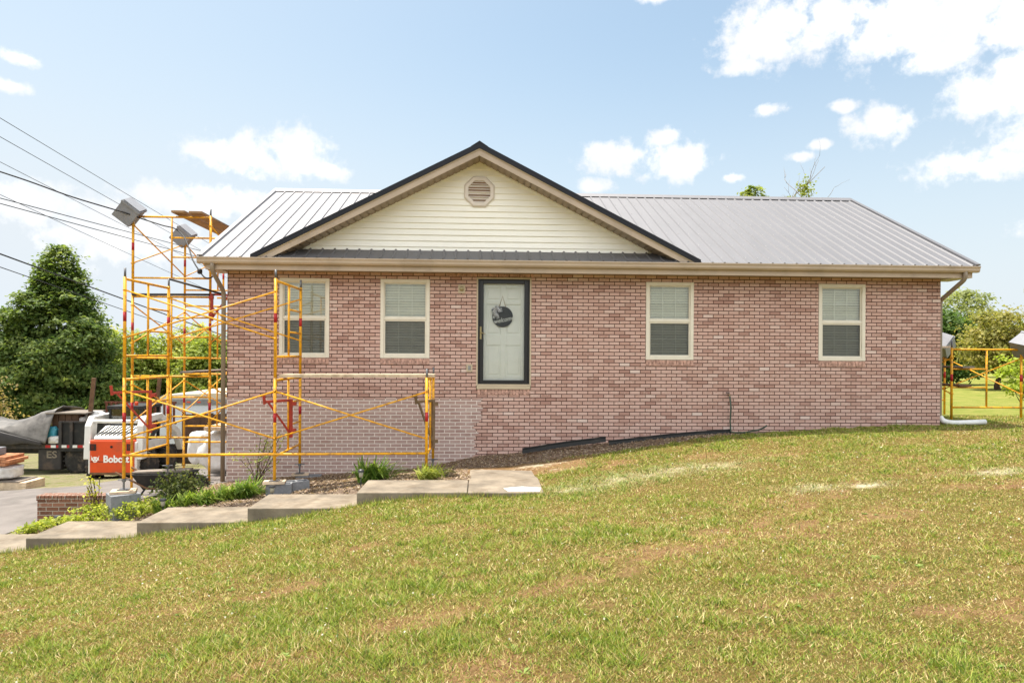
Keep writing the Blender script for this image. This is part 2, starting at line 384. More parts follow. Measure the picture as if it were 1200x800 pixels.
def text_mesh(word, size, shear=0.0, extrude=0.004, bold=0.0):
    cu = bpy.data.curves.new('t', 'FONT'); cu.body = word; cu.size = size; cu.shear = shear; cu.extrude = extrude; cu.offset = bold
    cu.align_x = 'CENTER'; cu.align_y = 'CENTER'; cu.resolution_u = 3
    o = bpy.data.objects.new('t', cu); COL.objects.link(o)
    dg = bpy.context.evaluated_depsgraph_get(); me = bpy.data.meshes.new_from_object(o.evaluated_get(dg))
    bpy.data.objects.remove(o); return me
def text_obj(name, word, size, mat, parent, loc, shear=0.0, bold=0.0, rz=0.0, sx=1.0):
    me = text_mesh(word, size, shear, 0.003, bold); me.materials.clear(); me.materials.append(mat)
    me.transform(Matrix.Rotation(rz, 4, 'Z') @ Matrix.Rotation(R(90), 4, 'X') @ Matrix.Diagonal((sx, 1, 1, 1)))
    o = bpy.data.objects.new(name, me); COL.objects.link(o); o.parent = parent
    off = Vector((0, 0, 0)); p = parent
    while p is not None: off += Vector(p.location); p = p.parent
    o.location = Vector(loc)-off; return o

# ------------------------------------------------------------------ terrain
CP = np.array([
 (0,-13.05,-1.60),(-4,-13,-1.98),(5,-13,-1.28),(10,-13,-1.0),(-9,-13,-2.55),(0,-16,-1.55),(-9,-17,-2.6),(10,-17,-1.0),
 (0,-8,-1.76),(-5,-8,-2.32),(5,-8,-1.44),(10,-8,-1.12),(-9,-8,-2.8),(0,-5,-1.93),
 (0.95,-3.42,-1.97),(-.18,-3.42,-1.99),(-1.75,-3.42,-2.11),(-3.27,-3.42,-2.36),(-4.8,-3.42,-2.54),(-6.3,-3.42,-2.72),(-9,-3.4,-3.0),
 (3,-3.4,-1.70),(6,-3.4,-1.44),(10,-3.4,-1.22),
 (-4.72,0,-2.42),(-3.43,0,-2.31),(-1.83,0,-2.23),(-.86,0,-2.12),(-.05,0,-1.95),(.6,0,-1.88),(1.26,0,-1.78),(2.24,0,-1.69),(3.32,0,-1.59),(4.74,0,-1.49),(5.59,0,-1.45),(7.29,0,-1.38),(9.04,0,-1.34),
 (-3.3,-1.9,-2.27),(-.88,-1.9,-1.98),(-1.8,-2.2,-2.08),(-5.6,-1.9,-2.62),(-4.7,-2.2,-2.45),(-6.2,-2.2,-2.68),(-7.3,-1.5,-2.88),(.4,-1.2,-1.97),
 (-5.46,.95,-2.70),(-6.98,.95,-2.86),(-6.98,3.35,-2.98),(-5.46,3.35,-2.95),(-8,-1.2,-3.0),(-8,-2.8,-2.95),(-5,8,-3.4),
 (-11,-1,-3.06),(-11,3,-3.24),(-11,5.5,-3.45),(-12,8,-3.68),(-12,11,-3.9),(-12,14,-4.2),(-20,22,-4.4),(-20,40,-4.6),(-20,5,-3.5),(-20,-5,-3.3),(-30,-13,-4),
 (9.9,.95,-1.33),(11.5,1,-1.30),(11.5,3.35,-1.43),(14,-5,-1.05),(20,8,-1.5),(24,18,-1.45),(30,40,-1.55),(60,20,-1.6),(60,60,-1.7),(40,-20,-1.2),
 (2,10,-2.2),(9,9,-1.5),(0,40,-3),(-60,40,-5),(-60,-20,-5),(0,-60,-1.6),(-200,200,-6),(200,200,-2),(200,-200,-2),(-200,-200,-6),(0,200,-4)], float)
_MQ = 1.2
def _k(r2): return np.sqrt(r2+_MQ**2)
_A = _k(((CP[:, None, :2]-CP[None, :, :2])**2).sum(-1)); np_ = len(CP)
_P = np.c_[np.ones(np_), CP[:, :2]]
_S = np.block([[_A+np.eye(np_)*0.02*0, _P], [_P.T, np.zeros((3, 3))]])
_w = np.linalg.solve(_S, np.r_[CP[:, 2], 0, 0, 0])
def gz(x, y):
    x = np.atleast_1d(np.asarray(x, float)); y = np.atleast_1d(np.asarray(y, float)); out = np.empty(x.size)
    xf, yf = x.ravel(), y.ravel()
    for i in range(0, xf.size, 20000):
        a, b = xf[i:i+20000], yf[i:i+20000]
        k = _k((a[:, None]-CP[None, :, 0])**2+(b[:, None]-CP[None, :, 1])**2)
        out[i:i+20000] = k @ _w[:np_]+_w[np_]+_w[np_+1]*a+_w[np_+2]*b
    return out.reshape(x.shape)
def g1(x, y): return float(gz(x, y)[0])

def sm(v, a, b): t = np.clip((v-a)/(b-a), 0, 1); return t*t*(3-2*t)
def seg_dist(x, y, pts):
    d = np.full(x.shape, 1e9)
    for (ax, ay), (bx, by) in zip(pts[:-1], pts[1:]):
        t = np.clip(((x-ax)*(bx-ax)+(y-ay)*(by-ay))/((bx-ax)**2+(by-ay)**2), 0, 1)
        d = np.minimum(d, np.hypot(x-ax-t*(bx-ax), y-ay-t*(by-ay)))
    return d
# worn wheel ruts and bare spots in the lawn (metres on the ground)
RUTS = [([(-5.2,-6.6),(-2.9,-6.35),(-1.4,-6.0),(-.3,-5.6),(1.0,-4.9)], .16), ([(-3.6,-9.3),(-1.7,-9.05),(-.3,-8.4),(1.5,-7.5),(3.2,-6.0),(4.6,-4.6)], .26),
        ([(-4.2,-7.6),(-2.2,-7.5),(-.6,-7.0)], .14), ([(3.2,-6.6),(5.2,-5.6),(7.8,-4.9)], .16), ([(1.0,-8.9),(3.2,-8.4),(5.0,-8.2)], .18)]
SPOTS = [(1.6,-7.3,.75),(2.5,-6.9,.55),(3.4,-5.5,.65),(.2,-9.6,.4),(4.1,-6.5,.5),(6.0,-5.6,.45),(-1.2,-8.9,.5),(-2.8,-9.2,.5),(6.0,-3.6,.5),(3.6,-2.2,.45),(2.4,-1.9,.5),(4.8,-2.6,.45),(5.4,-7.5,.5),(3.2,-9.0,.5),(-4.2,-8.6,.6),(7.4,-6.0,.5)]
LIME = [(1.4,-3.2,.5,.35),(2.3,-3.05,1.0,.55),(3.2,-2.95,.9,.5),(4.1,-5.0,.45,.25),(4.6,-5.1,.4,.2),(6.4,-4.9,.6,.2)]
def masks(x, y):
    """bare soil, mulch bed, lime dust, hard ground (asphalt/gravel yard) amounts at x, y"""
    n = fbm(x*1.3, y*1.3); n2 = fbm(x*4+9, y*4+3)
    bare = np.zeros(x.shape)
    for p, wd in RUTS: bare = np.maximum(bare, 0.52*np.exp(-(seg_dist(x+(n-.5)*.9, y+(n2-.5)*.5, p)/wd)**2))
    for sx, sy, r in SPOTS: bare = np.maximum(bare, 0.78*np.exp(-(((x-sx+(n2-.5)*.6)/r)**2+((y-sy+(n-.5)*.8)/(r*.6))**2)))
    bare = np.clip(bare*(0.1+1.75*n2)+0.9*sm(n, .62, .80)*sm(y, 2, 0)*0.5, 0, 1)
    # soil at the inner end of the walk and along the wall
    wallsoil = sm(y, -.95-.35*np.clip((1.4-x), -2, 0)*-.25, -.55)*sm(x, .2, .6)*(1-sm(x, 6.2, 7.4))
    wallsoil = np.clip(wallsoil+sm(x, .95, 1.05)*(1-sm(x, 1.5, 1.9))*sm(y, -2.1, -1.6), 0, 1)
    yl = np.interp(x, [0, 1.15, 2.9, 4.6, 6.2, 7.2], [-1.1, -1.08, -.85, -.36, -.15, -.05])
    strip = sm(y+.35*(n2-.5), yl-.12, yl+.1)*(1-sm(x, 6.6, 7.6))*sm(x, -.4, 0)*(1-sm(y, .3, .5))
    mulch = sm(y+.3*(n2-.5), -2.45, -2.3)*(1-sm(x, .55, 1.1)*sm(-y, .4, .7))*sm(x, -6.9, -6.6)*(1-sm(x, 1.6, 2.4))*(1-sm(y, .5, .9))
    mulch = np.maximum(mulch, strip*.9)
    sand = sm(x, -.35, -.1)*(1-sm(x+(n2-.5)*1.0, 1.5, 2.1))*sm(y+(n-.5)*.5, -1.95, -1.7)*(1-sm(y+.35*(n2-.5), -1.12, -.98))
    bare = np.clip(np.maximum(bare, sand), 0, 1); mulch = mulch*(1-sand)
    lime = .62*sand*(.5+n2)
    for lx, ly, rx, ry in LIME: lime = np.maximum(lime, np.exp(-(((x-lx)/rx)**2+((y-ly)/ry)**2)))
    lime = lime*(.25+n2*.9)
    yard = sm(-x+1.2*(n-.5), 5.2, 6.4)*sm(y, .2, .8)
    yard = np.maximum(yard, sm(-x, 7.0, 7.4)*sm(y, -2.2, -1.9))*(1-sm(np.hypot(x+14, y-4), 16, 26))
    return bare, mulch, np.clip(lime, 0, 1), yard

def axis(lo, c0, c1, hi, st):
    a = list(np.arange(c0, c1+1e-6, st)); s = st
    while a[-1] < hi: s *= 1.22; a.append(a[-1]+s)
    s = st
    while a[0] > lo: s *= 1.22; a.insert(0, a[0]-s)
    return np.array(a)
xs = axis(-600, -9, 12, 600, .13); ys = axis(-500, -11.5, 2.5, 900, .13)
GX, GY = np.meshgrid(xs, ys)
GZ = gz(GX, GY)
far = np.hypot(GX, GY); GZ = np.where(far > 150, GZ*(1-sm(far, 150, 320))+(-4.0)*sm(far, 150, 320), GZ)
core = (1-sm(np.hypot(GX, GY+5), 14, 25))
GZ = GZ+core*((fbm(GX*.9, GY*.9)-.5)*.07+(fbm(GX*4, GY*4)-.5)*.03)*(1-sm(np.abs(GY+2.3), 1.2, .9)*(GX < 1.2))*(1-sm(-GX, 4.6, 5.2)*sm(GY, -2.6, -2.2))
GZ = GZ-.035*sm(GY, -4.3, -3.45)*(GX < 1.15)*(1-sm(GY, -3.3, -3.2))*sm(-GX, -1.15, -.6)-.14*((GY > -3.28) & (GY < -2.36) & (GX < .86))-.14*((GY > -3.25) & (GY < -1.45) & (GX < .82) & (GX > -.1))
mb, mm, ml, my = masks(GX, GY)
me = bpy.data.meshes.new('lawn'); ny, nx = GX.shape
me.vertices.add(nx*ny); me.vertices.foreach_set('co', np.stack([GX, GY, GZ], -1).astype(np.float32).ravel())
ii = np.arange(nx*ny).reshape(ny, nx); F = np.stack([ii[:-1, :-1], ii[:-1, 1:], ii[1:, 1:], ii[1:, :-1]], -1).reshape(-1, 4)
me.loops.add(F.size); me.loops.foreach_set('vertex_index', F.astype(np.int32).ravel())
me.polygons.add(len(F)); me.polygons.foreach_set('loop_start', np.arange(0, F.size, 4, dtype=np.int32))
me.polygons.foreach_set('use_smooth', np.ones(len(F), bool)); me.update(calc_edges=True)
at = me.color_attributes.new('cover', 'FLOAT_COLOR', 'POINT'); at.data.foreach_set('color', np.stack([mb, mm, ml, my], -1).astype(np.float32).ravel())
lawn = bpy.data.objects.new('lawn', me); COL.objects.link(lawn); tag(lawn, kind='structure')
m, N, b = mat_new('lawn_ground')
co = N.new('ShaderNodeTexCoord').outputs['Object']; at = N.new('ShaderNodeAttribute', attribute_name='cover')
sc = N.new('ShaderNodeSeparateColor'); N.l.new(at.outputs['Color'], sc.inputs[0])
na = N.noise(co, .55, 6, .65); nb = N.noise(co, 2.2, 6, .7); nc = N.noise(co, 16, 6, .75); nd = N.noise(co, 60, 4, .7)
grass = N.mix(N.step(na, .35, .68), lin(104, 99, 48), lin(124, 100, 62))
grass = N.mix(N.step(nb, .48, .72, 0, .75), grass, lin(118, 92, 58))
grass = N.mix(N.step(nc, .45, .75, 0, .6), grass, lin(86, 92, 40))
grass = N.mix(N.step(nd, .5, .8, 0, .5), grass, lin(140, 122, 80))
soil = N.mix(N.step(nc, .35, .7), lin(122, 94, 64), lin(162, 130, 94)); soil = N.mix(N.step(nd, .45, .75, 0, .5), soil, lin(84, 60, 40)); soil = N.mix(N.step(nb, .45, .7, 0, .6), soil, lin(146, 126, 84))
mulch = N.mix(N.step(nc, .35, .65), lin(116, 98, 84), lin(158, 140, 122)); mulch = N.mix(N.step(nd, .45, .65, 0, .7), mulch, lin(80, 64, 54))
gravel = N.mix(N.step(nc, .3, .7), lin(150, 140, 118), lin(128, 124, 84)); gravel = N.mix(N.step(nb, .5, .62, 0, .85), gravel, lin(112, 124, 60))
spx = N.new('ShaderNodeSeparateXYZ'); N.l.new(co, spx.inputs[0])
back = N.math('MULTIPLY', N.step(spx.outputs[1], -.2, 1.2), N.step(spx.outputs[0], 8.0, 9.2))          # longer, greener turf of the side lawn
grass = N.mix(back, grass, N.mix(N.step(nb, .38, .66), lin(122, 132, 60), N.mix(nc, lin(138, 138, 70), lin(160, 152, 88))))
c = N.mix(N.step(N.math('ADD', sc.outputs[0], N.math('MULTIPLY', N.math('SUBTRACT', nc, .5), .7)), .28, .62), grass, soil)
c = N.mix(N.step(N.math('ADD', sc.outputs[1], N.math('MULTIPLY', N.math('SUBTRACT', nc, .5), .6)), .35, .6), c, mulch)
c = N.mix(N.step(N.math('ADD', sc.outputs[2], N.math('MULTIPLY', N.math('SUBTRACT', nc, .5), 1.0)), .35, .85, 0, .8), c, lin(206, 196, 172))
c = N.mix(N.step(N.math('ADD', at.outputs['Alpha'], N.math('MULTIPLY', N.math('SUBTRACT', nc, .5), .3)), .35, .65), c, gravel)
N.l.new(c, b.inputs['Base Color']); b.inputs['Roughness'].default_value = 1.0; b.inputs['Specular IOR Level'].default_value = 0.1
N.l.new(N.bump(N.math('ADD', N.math('MULTIPLY', nc, .7), nd), .9, .035), b.inputs['Normal']); me.materials.append(m)

# asphalt drive: a sheet that follows the ground
def drape(name, inside, mat, x0, x1, y0, y1, st, lift, bevel_n=None):
    X, Y = np.meshgrid(np.arange(x0, x1, st), np.arange(y0, y1, st)); Z = gz(X, Y)+lift
    keep = inside(X, Y); mbd = MB(); idx = -np.ones(X.shape, int); vs = []
    for i in range(X.shape[0]):
        for j in range(X.shape[1]):
            idx[i, j] = len(vs); vs.append((X[i, j], Y[i, j], Z[i, j]))
    fs = [(idx[i, j], idx[i, j+1], idx[i+1, j+1], idx[i+1, j]) for i in range(X.shape[0]-1) for j in range(X.shape[1]-1) if keep[i, j] and keep[i+1, j+1] and keep[i, j+1] and keep[i+1, j]]
    used = sorted({k for f in fs for k in f}); mp = {k: n for n, k in enumerate(used)}
    mbd.add([vs[k] for k in used], [tuple(mp[k] for k in f) for f in fs]); return mbd.build(name, mat, smooth=True)
M['asphalt'] = basic('asphalt', lin(122, 116, 112), 0.95, var=0.10, scale=1.6, bump=0.4, bscale=120, dirt=lin(92, 88, 84), dscale=1.3, damt=0.5, spec=0.2)
def in_drive(x, y):
    n = (fbm(x*1.5, y*1.5)-.5)*.35
    return ((x < -5.2-.0*y-sm(y, -2.2, .0)*0-2.35*(1-sm(y, -1.3, -1.0))) & (y > -2.15+n) & (y < 3.9+n) & (x > -40)) | ((x < -5.6+n) & (x > -9.6) & (y >= 3.5) & (y < 9))
tag(drape('driveway', in_drive, M['asphalt'], -30, -5, -2.4, 9.2, .14, .012), kind='structure')

# ------------------------------------------------------------------ concrete walk: stepped slabs
WALK = empty('concrete_walkway', (-3, -2.8, -2.3), label='weathered concrete walkway of stepped slabs climbing along the flower bed', cat='walkway')
SL = [(-9.4, -6.35, -2.765), (-6.29, -4.795, -2.575), (-4.79, -3.275, -2.365), (-3.27, -1.755, -2.172), (-1.75, -.19, -1.957)]
for x0, x1, zt in SL:
    MB().box(x0, x1, -3.3, -2.33, zt-.2, zt).build('slab', M['concrete'], WALK, bevel=.012)
o = MB().prism([(-.18, -3.3), (.91, -3.3), (.93, -1.45), (-.09, -1.32), (-.18, -1.36)], -2.17, -1.962, axis='z').build('landing', M['concrete'], WALK, bevel=.012)
MB().prism([(.40, -3.22), (.86, -3.24), (.90, -2.95), (.62, -2.86), (.34, -2.98)], -1.9625, -1.9590, axis='z').build('paint_patch', M['white_paint'], WALK)

# ------------------------------------------------------------------ the house
HX0, HX1, HB = -4.77, 9.03, 8.2           # brick walls
EZ, EY, RZ, RY = 1.745, -.47, 4.04, 4.1   # eave and ridge
PX0, PX1 = -5.12, 9.46
SL_ = (RZ-EZ)/(RY-EY)
house = empty('brick_house', (0, 0, 0), label='single storey pink brick house with grey metal roof and cream front gable', cat='house')
WIN = [-3.34, -1.45, 3.638, 7.044]; WW, WZ0, WZ1 = .47, -.075, 1.43
DX0, DX1, DZ0, DZ1 = -.096, .954, -.652, 1.478
holes = [(c-WW, c+WW, WZ0, WZ1) for c in WIN]+[(DX0, DX1, DZ0, DZ1)]
w = MB(); xs_ = sorted({HX0, HX1}|{h[0] for h in holes}|{h[1] for h in holes}); zs_ = sorted({-4.0, 1.56}|{h[2] for h in holes}|{h[3] for h in holes})
for xa, xb in zip(xs_[:-1], xs_[1:]):
    for za, zb in zip(zs_[:-1], zs_[1:]):
        if any(h[0] <= (xa+xb)/2 <= h[1] and h[2] <= (za+zb)/2 <= h[3] for h in holes): continue
        w.add([(xa, 0, za), (xb, 0, za), (xb, 0, zb), (xa, 0, zb)], [(0, 1, 2, 3)])
for x0, x1, z0, z1 in holes:              # brick reveals
    w.add([(x0, 0, z0), (x0, .12, z0), (x0, .12, z1), (x0, 0, z1)], [(0, 1, 2, 3)]); w.add([(x1, 0, z0), (x1, 0, z1), (x1, .12, z1), (x1, .12, z0)], [(0, 1, 2, 3)])
    w.add([(x0, 0, z0), (x1, 0, z0), (x1, .12, z0), (x0, .12, z0)], [(0, 1, 2, 3)]); w.add([(x0, 0, z1), (x0, .12, z1), (x1, .12, z1), (x1, 0, z1)], [(0, 1, 2, 3)])
for x, sgn in ((HX0, -1), (HX1, 1)):      # gable end walls
    p = [(x, 0, -4.6), (x, HB, -4.6), (x, HB, 1.6), (x, RY, RZ-.25), (x, 0, 1.56)]
    w.add(p if sgn > 0 else p[::-1], [(0, 1, 2, 3, 4)])
w.add([(HX0, HB, -4.6), (HX0, HB, 1.6), (HX1, HB, 1.6), (HX1, HB, -4.6)], [(0, 1, 2, 3)])
w.build('brick_wall', M['brick'], house, fix=False)
MB().box(HX0+.15, HX1-.15, .3, HB-.3, -.9, -.75).build('floor_slab', M['concrete'], house)
# row-lock bricks: soldier course over the door and sills under openings, each standing a little proud
def rowlock(name, x0, x1, z0, z1):
    r_ = MB(); n = round((x1-x0)/.0677); st = (x1-x0)/n
    for k in range(n): r_.box(x0+k*st+.006, x0+(k+1)*st-.006, -.012+random.uniform(-.003, .003), .06, z0, z1)
    return r_
M['sill_brick'] = basic('sill_brick', lin(190, 152, 137), 0.9, var=0.3, scale=14, bump=.5, bscale=60)
rowlock('l', -.62, 1.0, DZ1+.012, 1.555).build('soldier_course', M['sill_brick'], house, bevel=.004)
rowlock('l', DX0+.02, DX1-.02, DZ0-.115, DZ0-.008).build('soldier_course', M['sill_brick'], house, bevel=.004)

# windows
def frame_rect(mbd, x0, x1, z0, z1, t, y0, y1):
    mbd.box(x0, x0+t, y0, y1, z0, z1); mbd.box(x1-t, x1, y0, y1, z0, z1)
    mbd.box(x0+t, x1-t, y0, y1, z0, z0+t); mbd.box(x0+t, x1-t, y0, y1, z1-t, z1); return mbd
def make_window():
    f = MB(); frame_rect(f, -WW+.004, WW-.004, WZ0+.004, WZ1-.004, .065, -.012, .07)
    f.box(-WW+.069, WW-.069, .0, .07, .655, .70)
    frame_rect(f, -WW+.069, WW-.069, .70, WZ1-.069, .022, .022, .06); frame_rect(f, -WW+.069, WW-.069, WZ0+.069, .655, .026, .012, .05)
    wd = f.build('window', M['frame'], house, bevel=.004)
    MB().box(-WW+.09, WW-.09, .038, .044, .72, WZ1-.09).build('pane', M['glass'], wd)
    MB().box(-WW+.09, WW-.09, .030, .036, WZ0+.09, .632).build('pane', M['glass'], wd)
    g = MB()
    for z0, z1, yy in ((.722, WZ1-.091, .054), (WZ0+.095, .629, .046)):
        for k in (1, 2):
            x = -WW+.09+k*(2*WW-.18)/3; g.box(x-.006, x+.006, yy, yy+.006, z0, z1)
        zz = (z0+z1)/2; g.box(-WW+.09, WW-.09, yy+.001, yy+.005, zz-.008, zz+.008)
    g.build('muntin_grid', M['blind'], wd)
    s_ = MB(); s_.add([(-WW+.096, .020, WZ0+.096), (WW-.096, .020, WZ0+.096), (WW-.096, .020, .628), (-WW+.096, .020, .628)], [(0, 1, 2, 3)])
    s_.build('insect_screen', M['screen'], wd)
    bl = MB(); z = WZ0+.06
    while z < WZ1-.08:
        bl.box(-WW+.02, WW-.02, -.025, .025, -.0012, .0012, Matrix.Translation((0, .105, z)) @ Matrix.Rotation(R(-60+random.uniform(-6, 6)), 4, 'X')); z += .05
    bl.box(-WW+.02, WW-.02, .08, .13, WZ1-.10, WZ1-.05)
    bl.build('blind', M['blind'], wd)
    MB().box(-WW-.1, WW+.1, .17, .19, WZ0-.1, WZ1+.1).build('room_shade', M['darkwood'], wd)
    rowlock('s', -WW, WW, WZ0-.112, WZ0-.008).build('brick_sill', M['sill_brick'], wd, bevel=.004)
    return wd
win0 = make_window()
for i, cx in enumerate(WIN):
    o = win0 if i == 0 else copy_tree(win0, house)
    o.location = (cx, 0, 0)

# front door behind a black storm door
tr = MB(); frame_rect(tr, DX0, DX1, DZ0+.066, DZ1, .03, -.018, .05); tr.build('door_trim', M['trim'], house, bevel=.004)
MB().box(DX0+.01, DX1-.01, -.03, .11, DZ0, DZ0+.064).build('threshold', M['trim'], house, bevel=.005)
sd = MB(); fx0, fx1, fz0, fz1 = DX0+.032, DX1-.032, DZ0+.068, DZ1-.014
frame_rect(sd, fx0, fx1, fz0, fz1, .030, -.012, .04); frame_rect(sd, fx0+.032, fx1-.032, fz0+.032, fz1-.032, .072, -.004, .032)
storm = sd.build('storm_door', M['black_alu'], house, bevel=.006)
MB().box(fx0+.10, fx1-.10, .012, .018, fz0+.10, fz1-.10).build('glass', M['storm_glass'], storm)
h = MB(); h.box(fx0+.035, fx0+.068, -.016, -.004, .30, .54); h.tube([(fx0+.052, -.016, .43), (fx0+.052, -.05, .43), (fx0+.14, -.055, .40)], .009)
h.build('handle', M['brass'], storm)
fd = MB(); fd.box(.0, .86, .105, .14, -.586, 1.46)
px_ = [(.0, .098), (.367, .47), (.753, .86)]
for a, c_ in px_: fd.box(a, c_, .076, .105, -.586, 1.46)
for za, zb in ((-.586, -.40), (.189, .395), (.973, 1.046), (1.285, 1.46)):
    for a, c_ in ((.098, .367), (.47, .753)): fd.box(a, c_, .0765, .105, za, zb)
for za, zb in ((-.40, .189), (.395, .973), (1.046, 1.285)):
    for a, c_ in ((.098, .367), (.47, .753)): fd.box(a+.034, c_-.034, .086, .1055, za+.034, zb-.034)
fd.build('front_door', M['door'], house, bevel=.006)
for (x, z, s_, nm, inner) in ((-.379, 1.255, .065, 'light_box', 'brass'), (-.224, -.249, .058, 'doorbell_box', 'grey_metal')):
    bx = MB(); frame_rect(bx, x-s_, x+s_, z-s_*1.25, z+s_*1.25, .022, -.02, .0); bx.box(x-s_+.02, x+s_-.02, -.008, .0, z-s_*1.25+.02, z+s_*1.25-.02)
    bo = bx.build(nm, M['trim'], house)
    if inner == 'brass': MB().lathe([(.0, -.0), (.045, 0), (.045, .014), (.028, .02), (0, .022)], 16, Matrix.Translation((x, -.008, z)) @ Matrix.Rotation(R(90), 4, 'X')).build('fixture_base', M['brass'], bo)
    else: MB().box(x-.026, x+.026, -.014, -.008, z-.04, z+.04).build('switch_cover', M['grey_metal'], bo)

# roof: ribbed metal sheets front and back
def ribbed(x0, x1, pitch, hgt=.02):
    pr = [(x0, 0)]; x = x0+.06
    while x < x1-.07:
        pr += [(x-.026, 0), (x-.011, hgt), (x+.011, hgt), (x+.026, 0)]; x += pitch
    pr.append((x1, 0)); return pr
prof = ribbed(PX0, PX1, .2286)
nrm = Vector((0, -SL_, 1)).normalized()
def sheet(y0, z0, y1, z1, name):
    s_ = MB(); d = Vector((0, y1-y0, z1-z0)); n = Vector((0, -d.z, d.y)).normalized()
    if n.z < 0: n = -n
    top = []; k = len(prof)
    for (yy, zz) in ((y0, z0), (y1, z1)): top += [Vector((x, yy, zz))+n*hh for x, hh in prof]
    bot = [v-n*.03-Vector((0, 0, 0)) for v in [Vector((prof[0][0], y0, z0)), Vector((prof[-1][0], y0, z0)), Vector((prof[0][0], y1, z1)), Vector((prof[-1][0], y1, z1))]]
    fs = [(i, i+1, k+i+1, k+i) for i in range(k-1)]; b0 = 2*k
    fs += [(b0, b0+2, b0+3, b0+1), tuple([b0]+list(range(0, k))+[b0+1])[::-1], tuple([b0+2]+list(range(k, 2*k))+[b0+3]), (b0, 0, k, b0+2), (b0+1, b0+3, 2*k-1, k-1)]
    s_.add(top+bot, fs); return s_
roof = sheet(EY, EZ, RY, RZ, 'roof').build('roof', M['roof'], house)
sheet(2*RY-EY, EZ, RY, RZ, 'roof').build('roof', M['roof'], house)
MB().prism([(RY-.17, RZ-.17*SL_+.026), (RY-.15, RZ-.15*SL_+.036), (RY, RZ+.052), (RY+.15, RZ-.15*SL_+.036), (RY+.17, RZ-.17*SL_+.026), (RY, RZ+.035)], PX0-.01, PX1+.01, axis='x').build('ridge_cap', M['roof'], roof)
sc_ = MB()                                                          # screws on the sheets
for r_ in np.linspace(.06, .97, 7):
    y = EY+(RY-EY)*r_; z = EZ+(RZ-EZ)*r_
    for x in np.arange(PX0+.06+.045, PX1-.05, .2286):
        sc_.lathe([(.008, 0), (.008, .006), (.002, .009)], 6, Matrix.Translation((x, y, z+.001)) @ Matrix.Rotation(math.atan(SL_), 4, 'X'))
sc_.build('screw', M['grey_metal'], roof)['kind'] = 'stuff'
for x in (PX0, PX1):                                                # edge flashing and rake boards at both ends
    sg = -1 if x < 0 else 1
    for ya, yb in ((EY, RY), (2*RY-EY, RY)):
        MB().bar((x-sg*.02, ya, EZ+.025), (x-sg*.02, yb, RZ+.025), .09, .03, (0, 0, 1)).build('rake_flashing', M['roof'], house)
        MB().bar((x-sg*.07, ya+(.09 if ya < RY else -.09), EZ-.09), (x-sg*.07, yb, RZ-.13), .03, .17, (0, 0, 1)).build('rake_board', M['fascia'], house)
        MB().bar((x-sg*.24, ya+(.12 if ya < RY else -.12), EZ-.06), (x-sg*.24, yb, RZ-.12), .36, .012, (0, 0, 1)).build('rake_soffit', M['fascia'], house)
# eaves: fascia, soffit, gutter
for s_, yb in ((1, 0), (-1, HB)):
    Y = lambda d: yb-s_*d
    a, b_ = sorted((Y(.40), Y(.38))); MB().box(-4.99, 9.34, a, b_, 1.525, 1.70).build('fascia_board', M['fascia'], house)
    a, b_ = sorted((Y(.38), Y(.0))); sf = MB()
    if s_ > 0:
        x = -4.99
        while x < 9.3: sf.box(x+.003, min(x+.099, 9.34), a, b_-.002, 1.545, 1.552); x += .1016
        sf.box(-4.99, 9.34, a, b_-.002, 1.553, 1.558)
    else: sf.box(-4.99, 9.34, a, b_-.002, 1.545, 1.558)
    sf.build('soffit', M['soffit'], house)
    gp = [(.402, 1.625), (.47, 1.625), (.495, 1.655), (.50, 1.70), (.515, 1.72), (.515, 1.742), (.503, 1.742), (.503, 1.724), (.488, 1.704), (.482, 1.66), (.463, 1.638), (.412, 1.638), (.412, 1.742), (.402, 1.742)]
    g = MB().prism([(Y(p), q) for p, q in gp], -5.13, 9.45, axis='x')
    for x in (-5.14, 9.45): g.prism([(Y(p), q) for p, q in ((.402, 1.625), (.47, 1.625), (.495, 1.655), (.50, 1.70), (.515, 1.72), (.515, 1.742), (.402, 1.742))], x, x+.01, axis='x')
    g.build('gutter', M['fascia'], house)
# soffit end boxes, front corners
for x0, x1 in ((-5.03, -4.772), (9.032, 9.39)):
    MB().prism([(-.38, 1.53), (0.3, 1.53), (0.3, EZ+.6*SL_-.1), (-.38, EZ-.06)], x0, x1, axis='x').build('eave_box', M['fascia'], house)
def rect_pipe(pts, w_, d_):
    p = MB()
    for a, b_ in zip(pts[:-1], pts[1:]): p.bar(a, b_, w_, d_, (0, 1, .01))
    return p
def rounded_pipe(pts, r, k=5):
    out = [Vector(pts[0])]
    for i in range(1, len(pts)-1):
        p, a, c_ = Vector(pts[i]), Vector(pts[i-1]), Vector(pts[i+1]); L = min(.07, (a-p).length/2, (c_-p).length/2)
        s0 = p+(a-p).normalized()*L; s1 = p+(c_-p).normalized()*L
        for t in np.linspace(0, 1, k): out.append(s0*(1-t)**2+p*2*t*(1-t)+s1*t*t)
    out.append(Vector(pts[-1])); return MB().tube(out, r, 10)
M['spout'] = basic('downspout', lin(140, 126, 108), 0.45, var=0.06, scale=2)
rounded_pipe([(9.20, -.45, 1.64), (9.20, -.45, 1.50), (9.09, .10, 1.13), (9.09, .10, -1.22), (9.16, .02, -1.30)], .042).build('downspout', M['spout'], house, smooth=True)
rounded_pipe([(-4.88, -.45, 1.64), (-4.88, -.45, 1.50), (-4.83, -.02, 1.15), (-4.83, -.02, -2.4)], .040).build('downspout', M['spout'], house, smooth=True)

